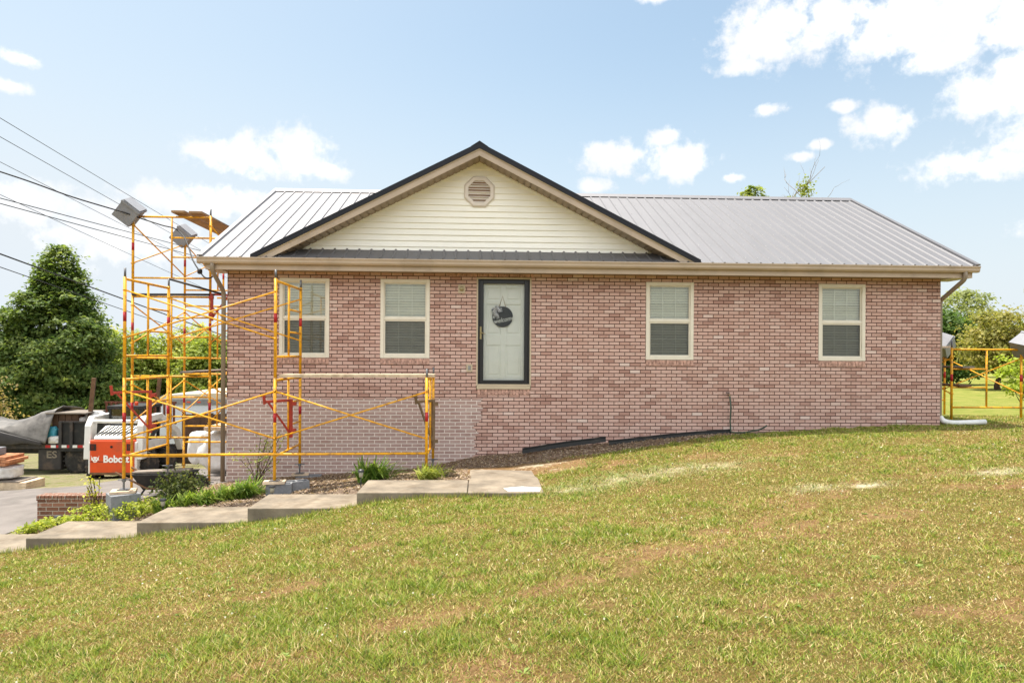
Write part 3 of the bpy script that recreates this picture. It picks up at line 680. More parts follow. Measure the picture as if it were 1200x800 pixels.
# cross gable
GA, GZT, GS, GHW = -.055, 3.885, .509, 4.14
def grz(d): return GZT-GS*d
vy = lambda d: EY+(grz(d)-EZ)/SL_
for sg in (-1, 1):
    rib = MB(); n = Vector((sg*GS, 0, 1)).normalized()
    pts = [Vector((GA, -.45, grz(0))), Vector((GA+sg*GHW, -.45, grz(GHW))), Vector((GA+sg*GHW, vy(GHW), grz(GHW))), Vector((GA, vy(0), grz(0)))]
    rib.add(pts+[p-n*.035 for p in pts], [(0, 1, 2, 3), (7, 6, 5, 4), (0, 4, 5, 1), (1, 5, 6, 2), (2, 6, 7, 3), (3, 7, 4, 0)])
    y = -.30
    while y < vy(0)-.3:
        d1 = min(GHW, max(0, (grz(0)-(EZ+(y-EY)*SL_))/GS)); 
        if d1 > .2: rib.bar(Vector((GA+sg*.05, y, grz(.05)))+n*.008, Vector((GA+sg*(d1-.03), y, grz(d1-.03)))+n*.008, .035, .016, tuple(n))
        y += .2286
    rib.build('gable_roof', M['roof'], house)
    up = (sg*GS, 0, 1)
    # dark edge trim, beige board, soffit
    def board(name, mat, zt, zb, y0, y1, d0=0, d1=GHW):
        MB().prism([(GA+sg*d0, grz(d0)+zt), (GA+sg*d1, grz(d1)+zt), (GA+sg*d1, grz(d1)+zb), (GA+sg*d0, grz(d0)+zb)], y0, y1).build(name, M[mat], house)
    board('rake_trim', 'roof_trim', .022, -.082, -.485, -.452)
    board('rake_trim', 'roof_trim', .026, .002, -.4515, -.33)
    board('rake_board', 'fascia', -.080, -.212, -.45, -.425, 0, GHW-.10)
    board('rake_board', 'trim', -.078, -.105, -.462, -.4505, 0, GHW-.03)
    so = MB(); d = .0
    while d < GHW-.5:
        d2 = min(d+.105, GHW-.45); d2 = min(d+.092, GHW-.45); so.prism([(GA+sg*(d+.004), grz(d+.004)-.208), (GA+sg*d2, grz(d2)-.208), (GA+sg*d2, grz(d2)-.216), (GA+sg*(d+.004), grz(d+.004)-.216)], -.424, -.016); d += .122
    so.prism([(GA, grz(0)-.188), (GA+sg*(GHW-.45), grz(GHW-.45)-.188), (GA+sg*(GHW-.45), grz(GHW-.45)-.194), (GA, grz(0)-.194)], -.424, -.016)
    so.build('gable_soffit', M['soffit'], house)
    board('siding_edge', 'vinyl', -.206, -.24, -.036, -.016, .0, 3.26)
MB().prism([(GA-.16, grz(.16)+.026), (GA, grz(0)+.05), (GA+.16, grz(.16)+.026), (GA, grz(0)+.02)], -.49, vy(0), axis='y').build('ridge_cap', M['roof_trim'], house)
sid = MB(); z = 1.93; zt = grz(0)-.19
while z < zt-.02:
    z1 = min(z+.1145, zt); hw = lambda q: max(.001, (zt-q)/GS)
    za, zb_ = z, z1
    sid.add([(GA-hw(za), -.022, za), (GA+hw(za), -.022, za), (GA+hw(za), -.022, za+.006), (GA+hw(zb_), -.001, zb_), (GA-hw(zb_), -.001, zb_), (GA-hw(za), -.022, za+.006), (GA-hw(za), .0, za), (GA+hw(za), .0, za)],
            [(0, 1, 2, 5), (5, 2, 3, 4), (6, 7, 1, 0)])
    z = z1
sid.build('gable_siding', M['vinyl'], house, fix=False)
# octagonal vent
vent = MB(); VC = (GA, 3.105)
def octo(r): return [(VC[0]+r*math.cos(R(22.5+45*k)), VC[1]+r*math.sin(R(22.5+45*k))) for k in range(8)]
o1, o2, o3 = octo(.315), octo(.285), octo(.225)
vs = [(x, -.03, z) for x, z in o1]+[(x, -.055, z) for x, z in o2]+[(x, -.055, z) for x, z in o3]+[(x, -.015, z) for x, z in o3]
fs = [(a*8+i, a*8+(i+1) % 8, (a+1)*8+(i+1) % 8, (a+1)*8+i) for a in range(3) for i in range(8)]
vs += [(x, .0, z) for x, z in o1]; fs += [(32+i, 32+(i+1) % 8, (i+1) % 8, i) for i in range(8)]
vent.add(vs, fs); M['vent'] = basic('vent_plastic', lin(222, 212, 202), 0.6, var=0.03)
vo = vent.build('gable_vent', M['vent'], house)
lv = MB(); lv.prism(octo(.224), -.016, -.012)
lv.build('vent_back', M['plank_brown'], vo)
lv = MB()
for k in range(9):
    zc = VC[1]-.19+k*.0475; dz = abs(zc-VC[1]); half = .222*math.cos(R(22.5)) if dz < .085 else .222*math.cos(R(22.5))-(dz-.085)
    lv.box(-half, half, -.02, .02, -.003, .003, Matrix.Translation((VC[0], -.036, zc)) @ Matrix.Rotation(R(38), 4, 'X'))
lv.build('louver', M['vent'], vo)

# welcome sign on the door
ws = empty('welcome_sign', (.405, .07, .733), label='round black welcome sign with a checked bow hanging on the front door', cat='sign')
MB().lathe([(0, 0), (.195, 0), (.2, .004), (.2, .012), (.195, .016), (0, .016)], 40, Matrix.Translation((.405, .070, .733)) @ Matrix.Rotation(R(90), 4, 'X')).build('disc', M['black_alu'], ws)
text_obj('lettering', 'welcome', .125, M['decal'], ws, (.425, .046, .675), .35, .0, 0, .86).rotation_euler = (0, R(-12), 0)
MB().tube([(.33, .07, .90), (.405, .074, 1.13), (.47, .07, .90)], .006, 6).build('hanging_cord', M['plank_brown'], ws)
m, N, b = mat_new('checked_ribbon'); co = N.new('ShaderNodeTexCoord').outputs['Object']; ck = N.new('ShaderNodeTexChecker'); ck.inputs[3].default_value = 42
N.l.new(co, ck.inputs[0]); ck.inputs[1].default_value = lin(232, 232, 236); ck.inputs[2].default_value = lin(70, 70, 76); N.l.new(ck.outputs[0], b.inputs['Base Color']); M['ribbon'] = m
bw = MB(); bc = Vector((.29, .046, .84))
for ang, L, wd in ((15, .11, .07), (160, .10, .07), (95, .10, .06), (205, .09, .06), (-80, .15, .055), (-115, .15, .05), (60, .10, .06)):
    a = R(ang); d = Vector((math.cos(a), 0, math.sin(a))); pn = Vector((-d.z, 0, d.x))
    vs = []; K = 7
    for i in range(K):
        t = i/(K-1); half = wd/2*(.25+.75*math.sin(min(1, t*1.25)*math.pi*.62)); lift = -.03*math.sin(t*math.pi)-.004
        for s_ in (-1, 1): vs.append(bc+d*(L*t)+pn*(half*s_)+Vector((0, lift+.01*s_*math.sin(t*5), 0)))
    nb_ = len(vs); vs += [v+Vector((0, .006, 0)) for v in vs]
    fs = [(2*i, 2*i+1, 2*i+3, 2*i+2) for i in range(K-1)]+[(nb_+2*i, nb_+2*i+2, nb_+2*i+3, nb_+2*i+1) for i in range(K-1)]
    bw.add(vs, fs)
bw.lathe([(.0, -.02), (.022, -.012), (.024, .01), (0, .02)], 12, Matrix.Translation(bc+Vector((0, -.012, 0))))
bw.build('bow', M['ribbon'], ws, fix=False)
#PART2
# ------------------------------------------------------------------ scaffolds
FW, FP = 1.524, 1.60
def tube_obj(name, p0, p1, r, mat, parent, n=8): return MB().tube([p0, p1], r, n).build(name, mat, parent, smooth=True)
def frame(parent, org, d, leg=1.59, pins=True, band=True, rungs=True, short=False):
    """one welded scaffold frame; org is the top of its first leg, d the unit direction of its width"""
    o = Vector(org); d = Vector(d); P = lambda a, z: o+d*a+Vector((0, 0, z)); f = MB()
    L = leg if isinstance(leg, tuple) else (leg, leg)
    for a, l in ((0, L[0]), (FW, L[1])): f.tube([P(a, .01), P(a, -l)], .025, 10)
    f.tube([P(0, -.025), P(FW, -.025)], .021)
    if not short:
        f.tube([P(0, -1.25), P(FW, -1.25)], .019); f.tube([P(FW/2, -.04), P(FW/2, -1.24)], .019)
        if rungs:
            for z in (-.44, -.83): f.tube([P(FW/2, z), P(FW, z)], .016)
        for a in (0, FW):
            for z in (-.2, -.96): f.tube([P(a, z)-d*.04, P(a, z)+d*.04], .012, 6)
    fr = f.build('frame', M['yellow'], parent, smooth=True)
    if band:
        for a in (0, FW): tube_obj('red_band', P(a, -.55), P(a, -.70), .0262, M['red'], fr, 10)
    if pins:
        for a in (0, FW): tube_obj('coupling_pin', P(a, 0), P(a, .15), .018, M['pin'], fr)
    return fr
def xbrace(parent, a, b, zt):
    """crossed pair of brace tubes between legs at a and b"""
    a = Vector(a); b = Vector(b); t = Vector((0, 0, 1)); off = (b-a).cross(t).normalized()*.016
    m_ = MB()
    m_.tube([a+t*(zt-.2)+off, b+t*(zt-.96)+off], .0135, 8); m_.tube([a+t*(zt-.96)-off, b+t*(zt-.2)-off], .0135, 8)
    for p in (a, b):
        for z in (-.2, -.96): m_.lathe([(.02, -.03), (.022, 0), (.02, .03)], 8, Matrix.Translation(p+t*(zt+z)) @ Matrix.Rotation(R(90), 4, 'X'))
    return m_.build('cross_brace', M['yellow'], parent, smooth=True)
def jack(parent, x, y, ztop, zbot, wing=True):
    j = MB().tube([(x, y, ztop+.02), (x, y, zbot+.01)], .016, 8); j.box(x-.075, x+.075, y-.075, y+.075, zbot, zbot+.01)
    j.tube([(x-.09, y, ztop-.02), (x+.09, y, ztop-.015)], .011, 6); j.lathe([(.03, -.03), (.03, .02)], 10, Matrix.Translation((x, y, ztop-.02)))
    return j.build('screw_jack', M['pin'], parent, smooth=False)

YN, YF, T2, T1 = -1.9, -.376, 1.20, -.405
FX = (-5.68, -3.312, -.880)
FS = empty('scaffold', (-3.3, -1.1, -2.2), label='yellow scaffold across the front wall, tall left bay and low right bay', cat='scaffold')
fd_ = (0, 1, 0)
for x in FX[:2]: frame(FS, (x, YN, T2), fd_)
frame(FS, (FX[0], YN, T1), fd_, (1.60, 1.62), pins=False); frame(FS, (FX[1], YN, T1), fd_, (1.63, 1.60), pins=False)
frame(FS, (FX[2], YN, T1+.02), fd_, (1.53, 1.53))
for y in (YN, YF): xbrace(FS, (FX[0], y, 0), (FX[1], y, 0), T2)
xbrace(FS, (FX[0], YN, 0), (FX[1], YN, 0), T1); xbrace(FS, (FX[1], YN, 0), (FX[2], YN, 0), T1)
MB().tube([(FX[0], YN-.03, -1.63), (FX[1], YN-.03, -1.615), (FX[2], YN-.03, -1.60)], .020).build('base_rail', M['yellow'], FS, smooth=True)
tube_obj('tie_pipe', (FX[0], YF, 1.345), (-4.95, .2, 1.13), .02, M['darkmetal'], FS)
FEET = [(FX[0], YN, T1-1.60, -2.18), (FX[0], YF, T1-1.62, g1(FX[0], YF)+.02), (FX[1], YN, T1-1.63, -2.045), (FX[1], YF, T1-1.60, -2.19), (FX[2], YN, T1-1.51, g1(FX[2], YN)+.0), (FX[2], YF, T1-1.51, g1(FX[2], YF)+.01)]
for x, y, a, b in FEET: jack(FS, x, y, a, b)

SX0, SX1 = -6.98, -6.98+FW
SYS = (.95, 3.35, 5.75); TA = (2.75, 1.15, -.445, -2.045)
SS = empty('scaffold', (-6.2, 3.3, -2.9), label='tallest yellow scaffold tower, running back along the left end of the house', cat='scaffold')
for i, y in enumerate(SYS):
    zt = 0.0 if i == 0 else (-.02 if i == 1 else -.05)
    for k, t in enumerate(TA[:3]): frame(SS, (SX0, y, t+zt), (1, 0, 0), pins=(k == 0))
    gl, gr = g1(SX0, y), g1(SX1, y)
    frame(SS, (SX0, y, TA[3]+zt), (1, 0, 0), (TA[3]+zt-gl-.12, TA[3]+zt-gr-.12), pins=False, band=False, short=True)
    for x, g in ((SX0, gl), (SX1, gr)): jack(SS, x, y, g+.12, g+.005)
for ya, yb in zip(SYS[:-1], SYS[1:]):
    for t in TA[:3]:
        xbrace(SS, (SX0, ya, 0), (SX0, yb, 0), t); xbrace(SS, (SX1, ya, 0), (SX1, yb, 0), t)
tube_obj('tie_pipe', (SX0, .925, 1.165), (SX1+.1, .925, 1.175), .022, M['darkmetal'], SS)
tube_obj('tie_pipe', (SX0+.76, 3.32, 1.30), (SX1+.5, 3.32, 1.30), .02, M['yellow'], SS)

RX0, RX1 = 9.915, 11.462; RYS = (.95, 3.35, 5.75); TR = .205
RSC = empty('scaffold', (10.7, 3.3, -1.35), label='low single tier yellow scaffold beyond the right end of the house', cat='scaffold')
for y in RYS:
    ga, gb = g1(RX0, y), g1(RX1, y)
    frame(RSC, (RX1, y, TR), (-1, 0, 0), (TR-gb-.03, TR-ga-.03), pins=(y < 3))
for ya, yb in zip(RYS[:-1], RYS[1:]):
    xbrace(RSC, (RX1, ya, 0), (RX1, yb, 0), TR); xbrace(RSC, (RX1-FW, ya, 0), (RX1-FW, yb, 0), TR)

# planks on the scaffolds
def plank(label, p0, p1, w_, mat, h=.04, grp=None):
    p0 = Vector(p0); p1 = Vector(p1); base = (p0+p1)/2
    o = MB().bar(p0, p1, w_, h).build('plank', M[mat], None, bevel=.004); tag(o, label, 'plank', grp); return o
plank('pale plank lying along the low right bay of the front scaffold, nearest the lawn', (FX[1]+.05, -1.72, T1+.045), (FX[2]+.12, -1.72, T1+.06), .28, 'plank', .05)
plank('brown plank on the low front scaffold bay, between the pale plank and the wall', (FX[1]-.06, -1.38, T1+.04), (FX[2]+.05, -1.38, T1+.05), .24, 'plank_brown')
plank('outer of two brown boards on top of the tall side tower', (-6.02, .75, 2.80), (-6.02, 4.0, 2.77), .26, 'plank_brown', .045)
plank('inner of two brown boards on top of the tall side tower, next to the roof', (-5.70, .80, 2.80), (-5.70, 4.2, 2.77), .26, 'plank_brown', .045)
plank('weathered grey plank two tiers up in the side tower, level with the window sills', (-5.75, 0.55, T1+.03), (-5.75, 3.5, T1+.03), .26, 'plank_grey')
plank('pale plank in the side tower behind the grey one', (-5.68, 3.1, T1+.02), (-5.68, 6.0, T1+.02), .3, 'plank')
plank('grey plank across the upper rungs of the right scaffold', (10.2, .80, TR-.40), (10.2, 3.55, TR-.40), .26, 'plank_grey')
plank('dark plank across the lower rungs of the right scaffold', (10.15, .82, TR-.79), (10.15, 3.5, TR-.79), .26, 'oldwood')
plank('pale plank on the top bars of the right scaffold', (10.05, 1.3, TR+.03), (10.05, 3.7, TR+.03), .26, 'plank')

# brackets hung on the frames
def bracket(label, p, d, L, H, mat):
    p = Vector(p); d = Vector(d).normalized(); t = Vector((0, 0, 1))
    e = empty('scaffold_bracket', p-t*H, label=label, cat='bracket', group='side brackets hung on the scaffolds')
    MB().bar(p, p-t*H, .05, .05, tuple(d)).build('upright', M[mat], e)
    MB().bar(p-t*.02, p-t*.03+d*L, .045, .04).build('arm', M[mat], e)
    MB().bar(p-t*(H*.92), p-t*.05+d*(L*.86), .03, .03).build('diagonal_strut', M[mat], e)
    MB().bar(p-t*.07+d*L, p+t*.09+d*(L+.02), .03, .045, tuple(d)).build('end_lip', M[mat], e)
    for z in (.08, H-.12): MB().box(-.02, .06, -.035, .035, -.03, .03, Matrix.Translation(p-t*z-d*.03)).build('hook', M[mat], e)
    return e
bracket('red steel bracket hung on the leftmost frame of the front scaffold, above the orange loader', (FX[0]+.045, -1.14, -.64), (-.9, -.45, 0), .56, .72, 'bracket')
bracket('red steel bracket hung on the middle scaffold frame, against the pale mortar bricks', (FX[1]+.045, -1.14, -.78), (-.8, -.6, 0), .45, .66, 'bracket')
bracket('weathered brown bracket hung on the right frame of the front scaffold', (FX[2]+.05, -1.10, -.78), (-.8, -.6, 0), .34, .85, 'bracket_grey')
bracket('small red bracket hung high on the side tower beside the corner of the eave', (SX1+.04, .93, 1.20), (1, .1, 0), .36, .55, 'bracket')

# grey foam end boxes stuck on leg tops
def grey_box(label, p, rx, ry, rz, s=.2, grp='grey boxes tilted on the scaffold leg tops'):
    m_ = Matrix.Translation(p) @ Matrix.Rotation(R(rz), 4, 'Z') @ Matrix.Rotation(R(ry), 4, 'Y') @ Matrix.Rotation(R(rx), 4, 'X')
    e = empty('grey_box', Vector(p)-Vector((0, 0, s)), label=label, cat='box', group=grp)
    b_ = MB(); t = .02
    for a in (-1, 1):
        b_.box(a*s-(t if a > 0 else 0), a*s+(t if a < 0 else 0), -s, s, -s, s*.8, m_); b_.box(-s+t, s-t, a*s-(t if a > 0 else 0), a*s+(t if a < 0 else 0), -s, s*.8, m_)
    b_.box(-s+t, s-t, -s+t, s-t, -s, -s+t, m_); b_.build('shell', M['foam'], e)
    l = MB(); q = s+.012
    l.box(-q, q, -q, q, s*.8, s*.8+.05, m_); l.box(-q*.9, q*.9, -q*.9, q*.9, s*.8+.05, s*.8+.075, m_); l.build('lid', M['foam'], e, bevel=.004)
    return e
grey_box('larger grey box tilted on the highest left leg of the side tower', (SX0-.07, .93, 2.80), 25, 38, 20, .185)
grey_box('smaller grey box tilted on the second leg of the side tower, near the roof edge', (SX0-.04, 3.33, 2.74), 22, 40, 15, .18)
grey_box('pale box tilted on the top of the right scaffold, half hidden by the house corner', (11.40, 3.35, .32), 30, -48, 10, .20)
grey_box('pale box tilted on the outer right scaffold leg at the photo edge', (11.56, .92, .26), 20, 52, 30, .20)

# blocks and pads under the feet
def block(label, x, y, z0, rz, L=.39, W_=.19, H=.19, mat='cmu', hollow=True):
    m_ = Matrix.Translation((x, y, z0)) @ Matrix.Rotation(R(rz), 4, 'Z'); b_ = MB(); t = .032
    if hollow:
        b_.box(-L/2, L/2, -W_/2, -W_/2+t, 0, H, m_); b_.box(-L/2, L/2, W_/2-t, W_/2, 0, H, m_)
        for xx in (-L/2, -t/2, L/2-t): b_.box(xx, xx+t, -W_/2+t, W_/2-t, 0, H, m_)
    else: b_.box(-L/2, L/2, -W_/2, W_/2, 0, H, m_)
    o = b_.build('concrete_block', M[mat], None, bevel=.005); tag(o, label, 'block', 'concrete blocks under the scaffold feet'); return o
def pad(label, x, y, z0, rz, L=.3, W_=.26, H=.04):
    o = MB().box(-L/2, L/2, -W_/2, W_/2, 0, H, Matrix.Translation((x, y, z0)) @ Matrix.Rotation(R(rz), 4, 'Z')).build('wood_pad', M['plank'], None, bevel=.004)
    return tag(o, label, 'board', 'wooden pads under the scaffold jacks')
zb = g1(-5.66, -1.9)-.05
block('large grey concrete block under the left front scaffold foot, lower of the stack', -5.64, -1.93, zb, 38, .40, .40, .17+(-2.42-zb-.17), hollow=False)
block('solid grey concrete block under the left front scaffold foot, upper of the stack', -5.67, -1.93, -2.42, 38, .42, .40, .19, hollow=False)
pad('wooden pad on the tall grey block stack by the brick garden wall', -5.68, -1.9, -2.226, 20, .36, .30)
block('grey concrete block lying under the middle front foot of the scaffold', -3.24, -1.86, -2.27, 6, .40, .20, .185)
block('second grey block half turned beside the middle front foot, nearer the wall', -3.02, -1.70, -2.27, 28)
pad('round edged wooden pad on the block under the middle front scaffold foot', -3.312, -1.9, -2.085, 8, .34, .22)
block('grey concrete block against the wall under the middle rear scaffold foot', -3.15, -.36, -2.40, 4, .44, .2, .18)
pad('dark board under the middle rear scaffold jack near the wall', -3.30, -.38, -2.22, 10, .3, .2, .025)

# ------------------------------------------------------------------ garden wall, path lights, drain pieces, hose
gw = empty('garden_wall', (-6.7, -1.25, -2.9), label='low brown brick garden wall between the flower bed and the driveway', cat='wall')
MB().box(-7.33, -5.85, -1.40, -1.17, -3.05, -2.46).build('brickwork', M['garden_brick'], gw)
cp = MB(); n_ = 22
for k in range(n_):
    x0 = -7.345+k*.0685; cp.box(x0, x0+.061, -1.408, -1.160, -2.458, -2.375)
cp.build('brick_coping', M['garden_brick'], gw, bevel=.004)
M['lampcap'] = basic('lamp_cap', lin(58, 60, 62), 0.4, var=0.1); M['lampglass'] = basic('lamp_glass', lin(170, 168, 150), 0.25, var=0.05)
def path_light(label, x, y, h=.2, rnd=False):
    z = g1(x, y); e = empty('path_light', (x, y, z), label=label, cat='garden light', group='small solar lights along the flower bed')
    MB().tube([(x, y, z-.02), (x, y, z+h-.09)], .009).build('stake', M['lampcap'], e)
    MB().lathe([(.03, 0), (.034, .05), (.036, .08)], 14, Matrix.Translation((x, y, z+h-.10))).build('lens', M['lampglass'], e, smooth=True)
    MB().lathe([(.052, 0), (.052, .014), (.045, .03), (0, .036)] if not rnd else [(.052, 0), (.045, .03), (.02, .045), (0, .048)], 14, Matrix.Translation((x, y, z+h-.02))).build('cap', M['lampcap'], e)
path_light('small solar light in the green creeper beside the brick garden wall', -6.55, -2.15, .18)
path_light('small solar light in front of the dark round shrub', -4.93, -2.2, .22)
path_light('small solar light standing beside the middle scaffold block', -3.27, -2.16, .2)
path_light('round capped solar light in the strap leaved plant by the walk', -1.88, -2.2, .26, True)
ed = MB(); n_ = 14
def strip(label, pts, hgt, name='lawn_edging'):
    s_ = MB(); vs = []; k = len(pts)
    for (x, y, z) in pts: vs += [(x, y, z), (x, y+.03, z+hgt), (x, y+.045, z+hgt), (x, y+.015, z)]
    fs = [(4*i+a, 4*i+(a+1) % 4, 4*i+4+(a+1) % 4, 4*i+4+a) for i in range(k-1) for a in range(4)]+[(0, 1, 2, 3), (4*k-1, 4*k-2, 4*k-3, 4*k-4)]
    s_.add(vs, fs); s_.tube([(x, y+.03, z+hgt) for x, y, z in pts], .016, 8)
    tag(s_.build(name, M['black_pl'], None), label, 'edging', 'black edging strips along the wall')
strip('loose black edging strip lifted out of the soil right of the door', [(.78+.12*i, -.30-.02*i*.3, g1(.78+.12*i, -.3)+.035+.0003*i*i) for i in range(14)], .085)
strip('black plastic edging strip still set along the wall bed, running towards the hose', [(2.42+.2*i, -.27+.012*i, g1(2.42+.2*i, -.3)+.005) for i in range(13)], .07)
fz = g1(4.79, -.05)
fau = empty('garden_hose', (4.79, -.05, fz), label='dark green garden hose hanging from the wall faucet and trailing over the grass edge', cat='hose')
MB().tube([(4.79, .0, -.735), (4.79, -.08, -.735), (4.79, -.10, -.77)], .013).build('faucet', M['brass'], fau, smooth=True)
MB().lathe([(.0, -.012), (.035, -.01), (.035, .01), (0, .012)], 8, Matrix.Translation((4.76, -.07, -.70))).build('tap_handle', M['darkmetal'], fau)
hp = [Vector((4.79, -.10, -.77)), Vector((4.81, -.11, -1.0)), Vector((4.79, -.12, -1.25)), Vector((4.80, -.13, fz+.05))]
for i in range(1, 15):
    x = 4.80+.05*i; y = -.15-.10*math.sin(i*.45); hp.append(Vector((x, y, g1(x, y)+.03+(.10*((i-10)/4)**2 if i > 10 else 0))))
MB().tube(hp, .016, 8).build('hose', M['hose'], fau, smooth=True)
dp = [(9.10, .10, -1.17), (9.13, .05, -1.25), (9.22, -.03, -1.275), (9.36, -.06, -1.275), (9.6, -.08, -1.265), (9.88, -.10, -1.25)]
pp = rounded_pipe(dp, .052).build('drain_pipe', M['pvc'], None, smooth=True)
tag(pp, 'white plastic drain pipe lying on the grass at the right house corner', 'pipe')

# ------------------------------------------------------------------ yard on the left: loader, truck, trailer, stacks
def wheel(parent, x, y, z, r, w_, tm, rm, axis='X', rimr=.55):
    rot = Matrix.Translation((x, y, z)) @ (Matrix.Rotation(R(90), 4, 'Y') if axis == 'X' else Matrix.Rotation(R(90), 4, 'X'))
    k = r*.97
    ty = MB().lathe([(r*rimr, -w_/2), (r*.86, -w_/2), (k, -w_*.38), (r, -w_*.2), (r, w_*.2), (k, w_*.38), (r*.86, w_/2), (r*rimr, w_/2)], 28, rot)
    for q in range(20):
        a = 2*math.pi*q/20
        for s_ in (-1, 1): ty.box(-.02, .02, -.012, .03, s_*w_*.05 if s_ > 0 else -w_*.42, w_*.42 if s_ > 0 else -w_*.05, rot @ Matrix.Rotation(a+(.08 if s_ > 0 else 0), 4, 'Z') @ Matrix.Translation((0, r, 0)))
    wo_ = MB(); wo_.lathe([(r*rimr*.99, -w_*.42), (r*rimr*.8, -w_*.28), (r*.16, -w_*.22), (r*.14, w_*.22), (r*rimr*.8, w_*.28), (r*rimr*.99, w_*.42)], 24, rot)
    t = ty.build('wheel', M[tm], parent); wo_.build('rim', M[rm], t); return t
BX, BY = -10.22, 6.35; BG = g1(BX, BY+1.1)
LD = empty('skid_loader', (BX, BY+1, BG), label='orange and white skid steer loader parked on the drive, seen from behind', cat='loader')
def bb(x0, x1, y0, y1, z0, z1): return MB().box(BX+x0, BX+x1, BY+y0, BY+y1, BG+z0, BG+z1)
bb(-.60, .60, 0, .22, .20, 1.17).build('rear_door', M['orange'], LD, bevel=.04)
LDD = [o for o in LD.children][0]
bb(-.585, .585, -.006, 0, .56, .575).build('door_crease', M['darkmetal'], LDD)
bb(-.585, .585, -.004, .0, .205, .27).build('door_skirt', M['oldwood'], LDD)
for x in (-.50, .50):
    l = bb(x-.085, x+.085, -.012, .0, .88, 1.06).build('taillight', M['black_pl'], LD); bb(x-.055, x+.035, -.018, -.012, .905, 1.035).build('lens', M['tailglass'], l)
MB().lathe([(.035, 0), (.035, .012), (0, .014)], 12, Matrix.Translation((BX, BY, BG+.98)) @ Matrix.Rotation(R(90), 4, 'X')).build('lock_knob', M['black_pl'], LD)
text_obj('lettering', 'Bobcat', .27, M['decal'], LD, (BX+.13, BY-.010, BG+.635), 0, .010, 0, .92)
cat = [(-.13,.10),(-.10,.035),(-.03,.06),(.03,.06),(.10,.035),(.13,.10),(.115,-.005),(.14,-.03),(.085,-.035),(.05,-.085),(.0,-.10),(-.05,-.085),(-.085,-.035),(-.14,-.03),(-.115,-.005)]
em = MB().prism([(BX-.44+a*.85, BG+.645+b) for a, b in cat], BY-.010, BY-.004).build('emblem', M['decal'], LD)
ey = MB()
for s_ in (-1, 1):
    ey.prism([(BX-.44+s_*a*.85, BG+.645+b) for a, b in ((.02, .012), (.075, .03), (.06, -.004), (.025, -.004))], BY-.013, BY-.0101)
    ey.prism([(BX-.44+s_*a*.85, BG+.645+b) for a, b in ((.008, -.035), (.035, -.05), (.012, -.075))], BY-.013, BY-.0101)
ey.build('emblem_face', M['orange'], em)
hd = MB().prism([(BY+.02, BG+1.18), (BY+.75, BG+1.18), (BY+.75, BG+1.50), (BY+.62, BG+1.50), (BY+.05, BG+1.26)], BX-.50, BX+.50, axis='x').build('engine_hood', M['white_paint'], LD, bevel=.02)
sl = MB()
for k in range(8):
    x = BX-.40+k*.11; sl.bar((x-.05, BY+.10, BG+1.292), (x+.07, BY+.58, BG+1.490), .04, .012, (0, -.4, 1))
sl.build('louver_slot', M['black_pl'], hd)
for s_ in (-1, 1):
    a = MB(); x0, x1 = sorted((BX+s_*.62, BX+s_*.80))
    a.prism([(BY+.06, BG+.62), (BY+.34, BG+.62), (BY+.44, BG+1.60), (BY+1.15, BG+1.66), (BY+2.25, BG+1.10), (BY+2.72, BG+.45), (BY+2.90, BG+.52), (BY+2.45, BG+1.22), (BY+1.25, BG+1.82), (BY+.30, BG+1.80), (BY+.12, BG+1.55)], x0, x1, axis='x')
    ao = a.build('lift_arm', M['white_paint'], LD, bevel=.02)
    x0, x1 = sorted((BX+s_*.50, BX+s_*.66))
    MB().prism([(BY+.05, BG+.22), (BY+.60, BG+.22), (BY+.62, BG+.80), (BY+2.0, BG+.80), (BY+2.0, BG+1.0), (BY+.40, BG+1.10), (BY+.05, BG+1.10)], x0, x1, axis='x').build('side_panel', M['white_paint'], LD, bevel=.015)
    for y in (.62, 1.78): wheel(LD, BX+s_*.72, BY+y, BG+.385, .385, .27, 'tread', 'orange')
    MB().tube([(BX+s_*.58, BY+.5, BG+.9), (BX+s_*.58, BY+1.5, BG+1.35)], .045, 10).build('lift_cylinder', M['darkmetal'], LD, smooth=True)
text_obj('decal', 'S185', .17, M['black_pl'], LD, (BX+.664, BY+.34, BG+.78), 0, .003, R(90))
MB().tube([(BX-.66, BY+.27, BG+1.66), (BX+.66, BY+.27, BG+1.66)], .055, 12).build('cross_tube', M['white_paint'], LD, smooth=True)
bb(-.48, .48, .25, 2.15, .24, .85).build('chassis', M['darkmetal'], LD)
cb = MB(); 
for x in (-.46, .40):
    for y in (.72, 1.78): cb.box(BX+x, BX+x+.06, BY+y, BY+y+.07, BG+.85, BG+1.98)
cb.box(BX-.50, BX+.50, BY+.68, BY+1.90, BG+1.97, BG+2.06); cb.box(BX-.46, BX+.46, BY+.72, BY+.78, BG+.85, BG+1.5)
for k in range(6): cb.box(BX-.46, BX-.44, BY+.85+k*.16, BY+.87+k*.16, BG+.85, BG+1.97); cb.box(BX+.44, BX+.46, BY+.85+k*.16, BY+.87+k*.16, BG+.85, BG+1.97)
cab_ = cb.build('cab', M['black_pl'], LD, bevel=.012)
bb(-.40, .40, .74, .75, 1.5, 1.96).build('rear_window', M['dark_glass'], cab_)
bb(-.25, .25, 1.05, 1.15, .9, 1.55).build('seat', M['black'], cab_, bevel=.04)
MB().lathe([(.05, 0), (.05, .08), (.03, .11), (0, .115)], 12, Matrix.Translation((BX+.2, BY+.95, BG+2.06))).build('beacon', M['orange'], cab_)
MB().prism([(BY+2.65, BG+.10), (BY+3.35, BG+.06), (BY+3.35, BG+.10), (BY+2.80, BG+.18), (BY+2.74, BG+.70), (BY+2.65, BG+.72)], BX-.86, BX+.86, axis='x').build('bucket', M['darkmetal'], LD)

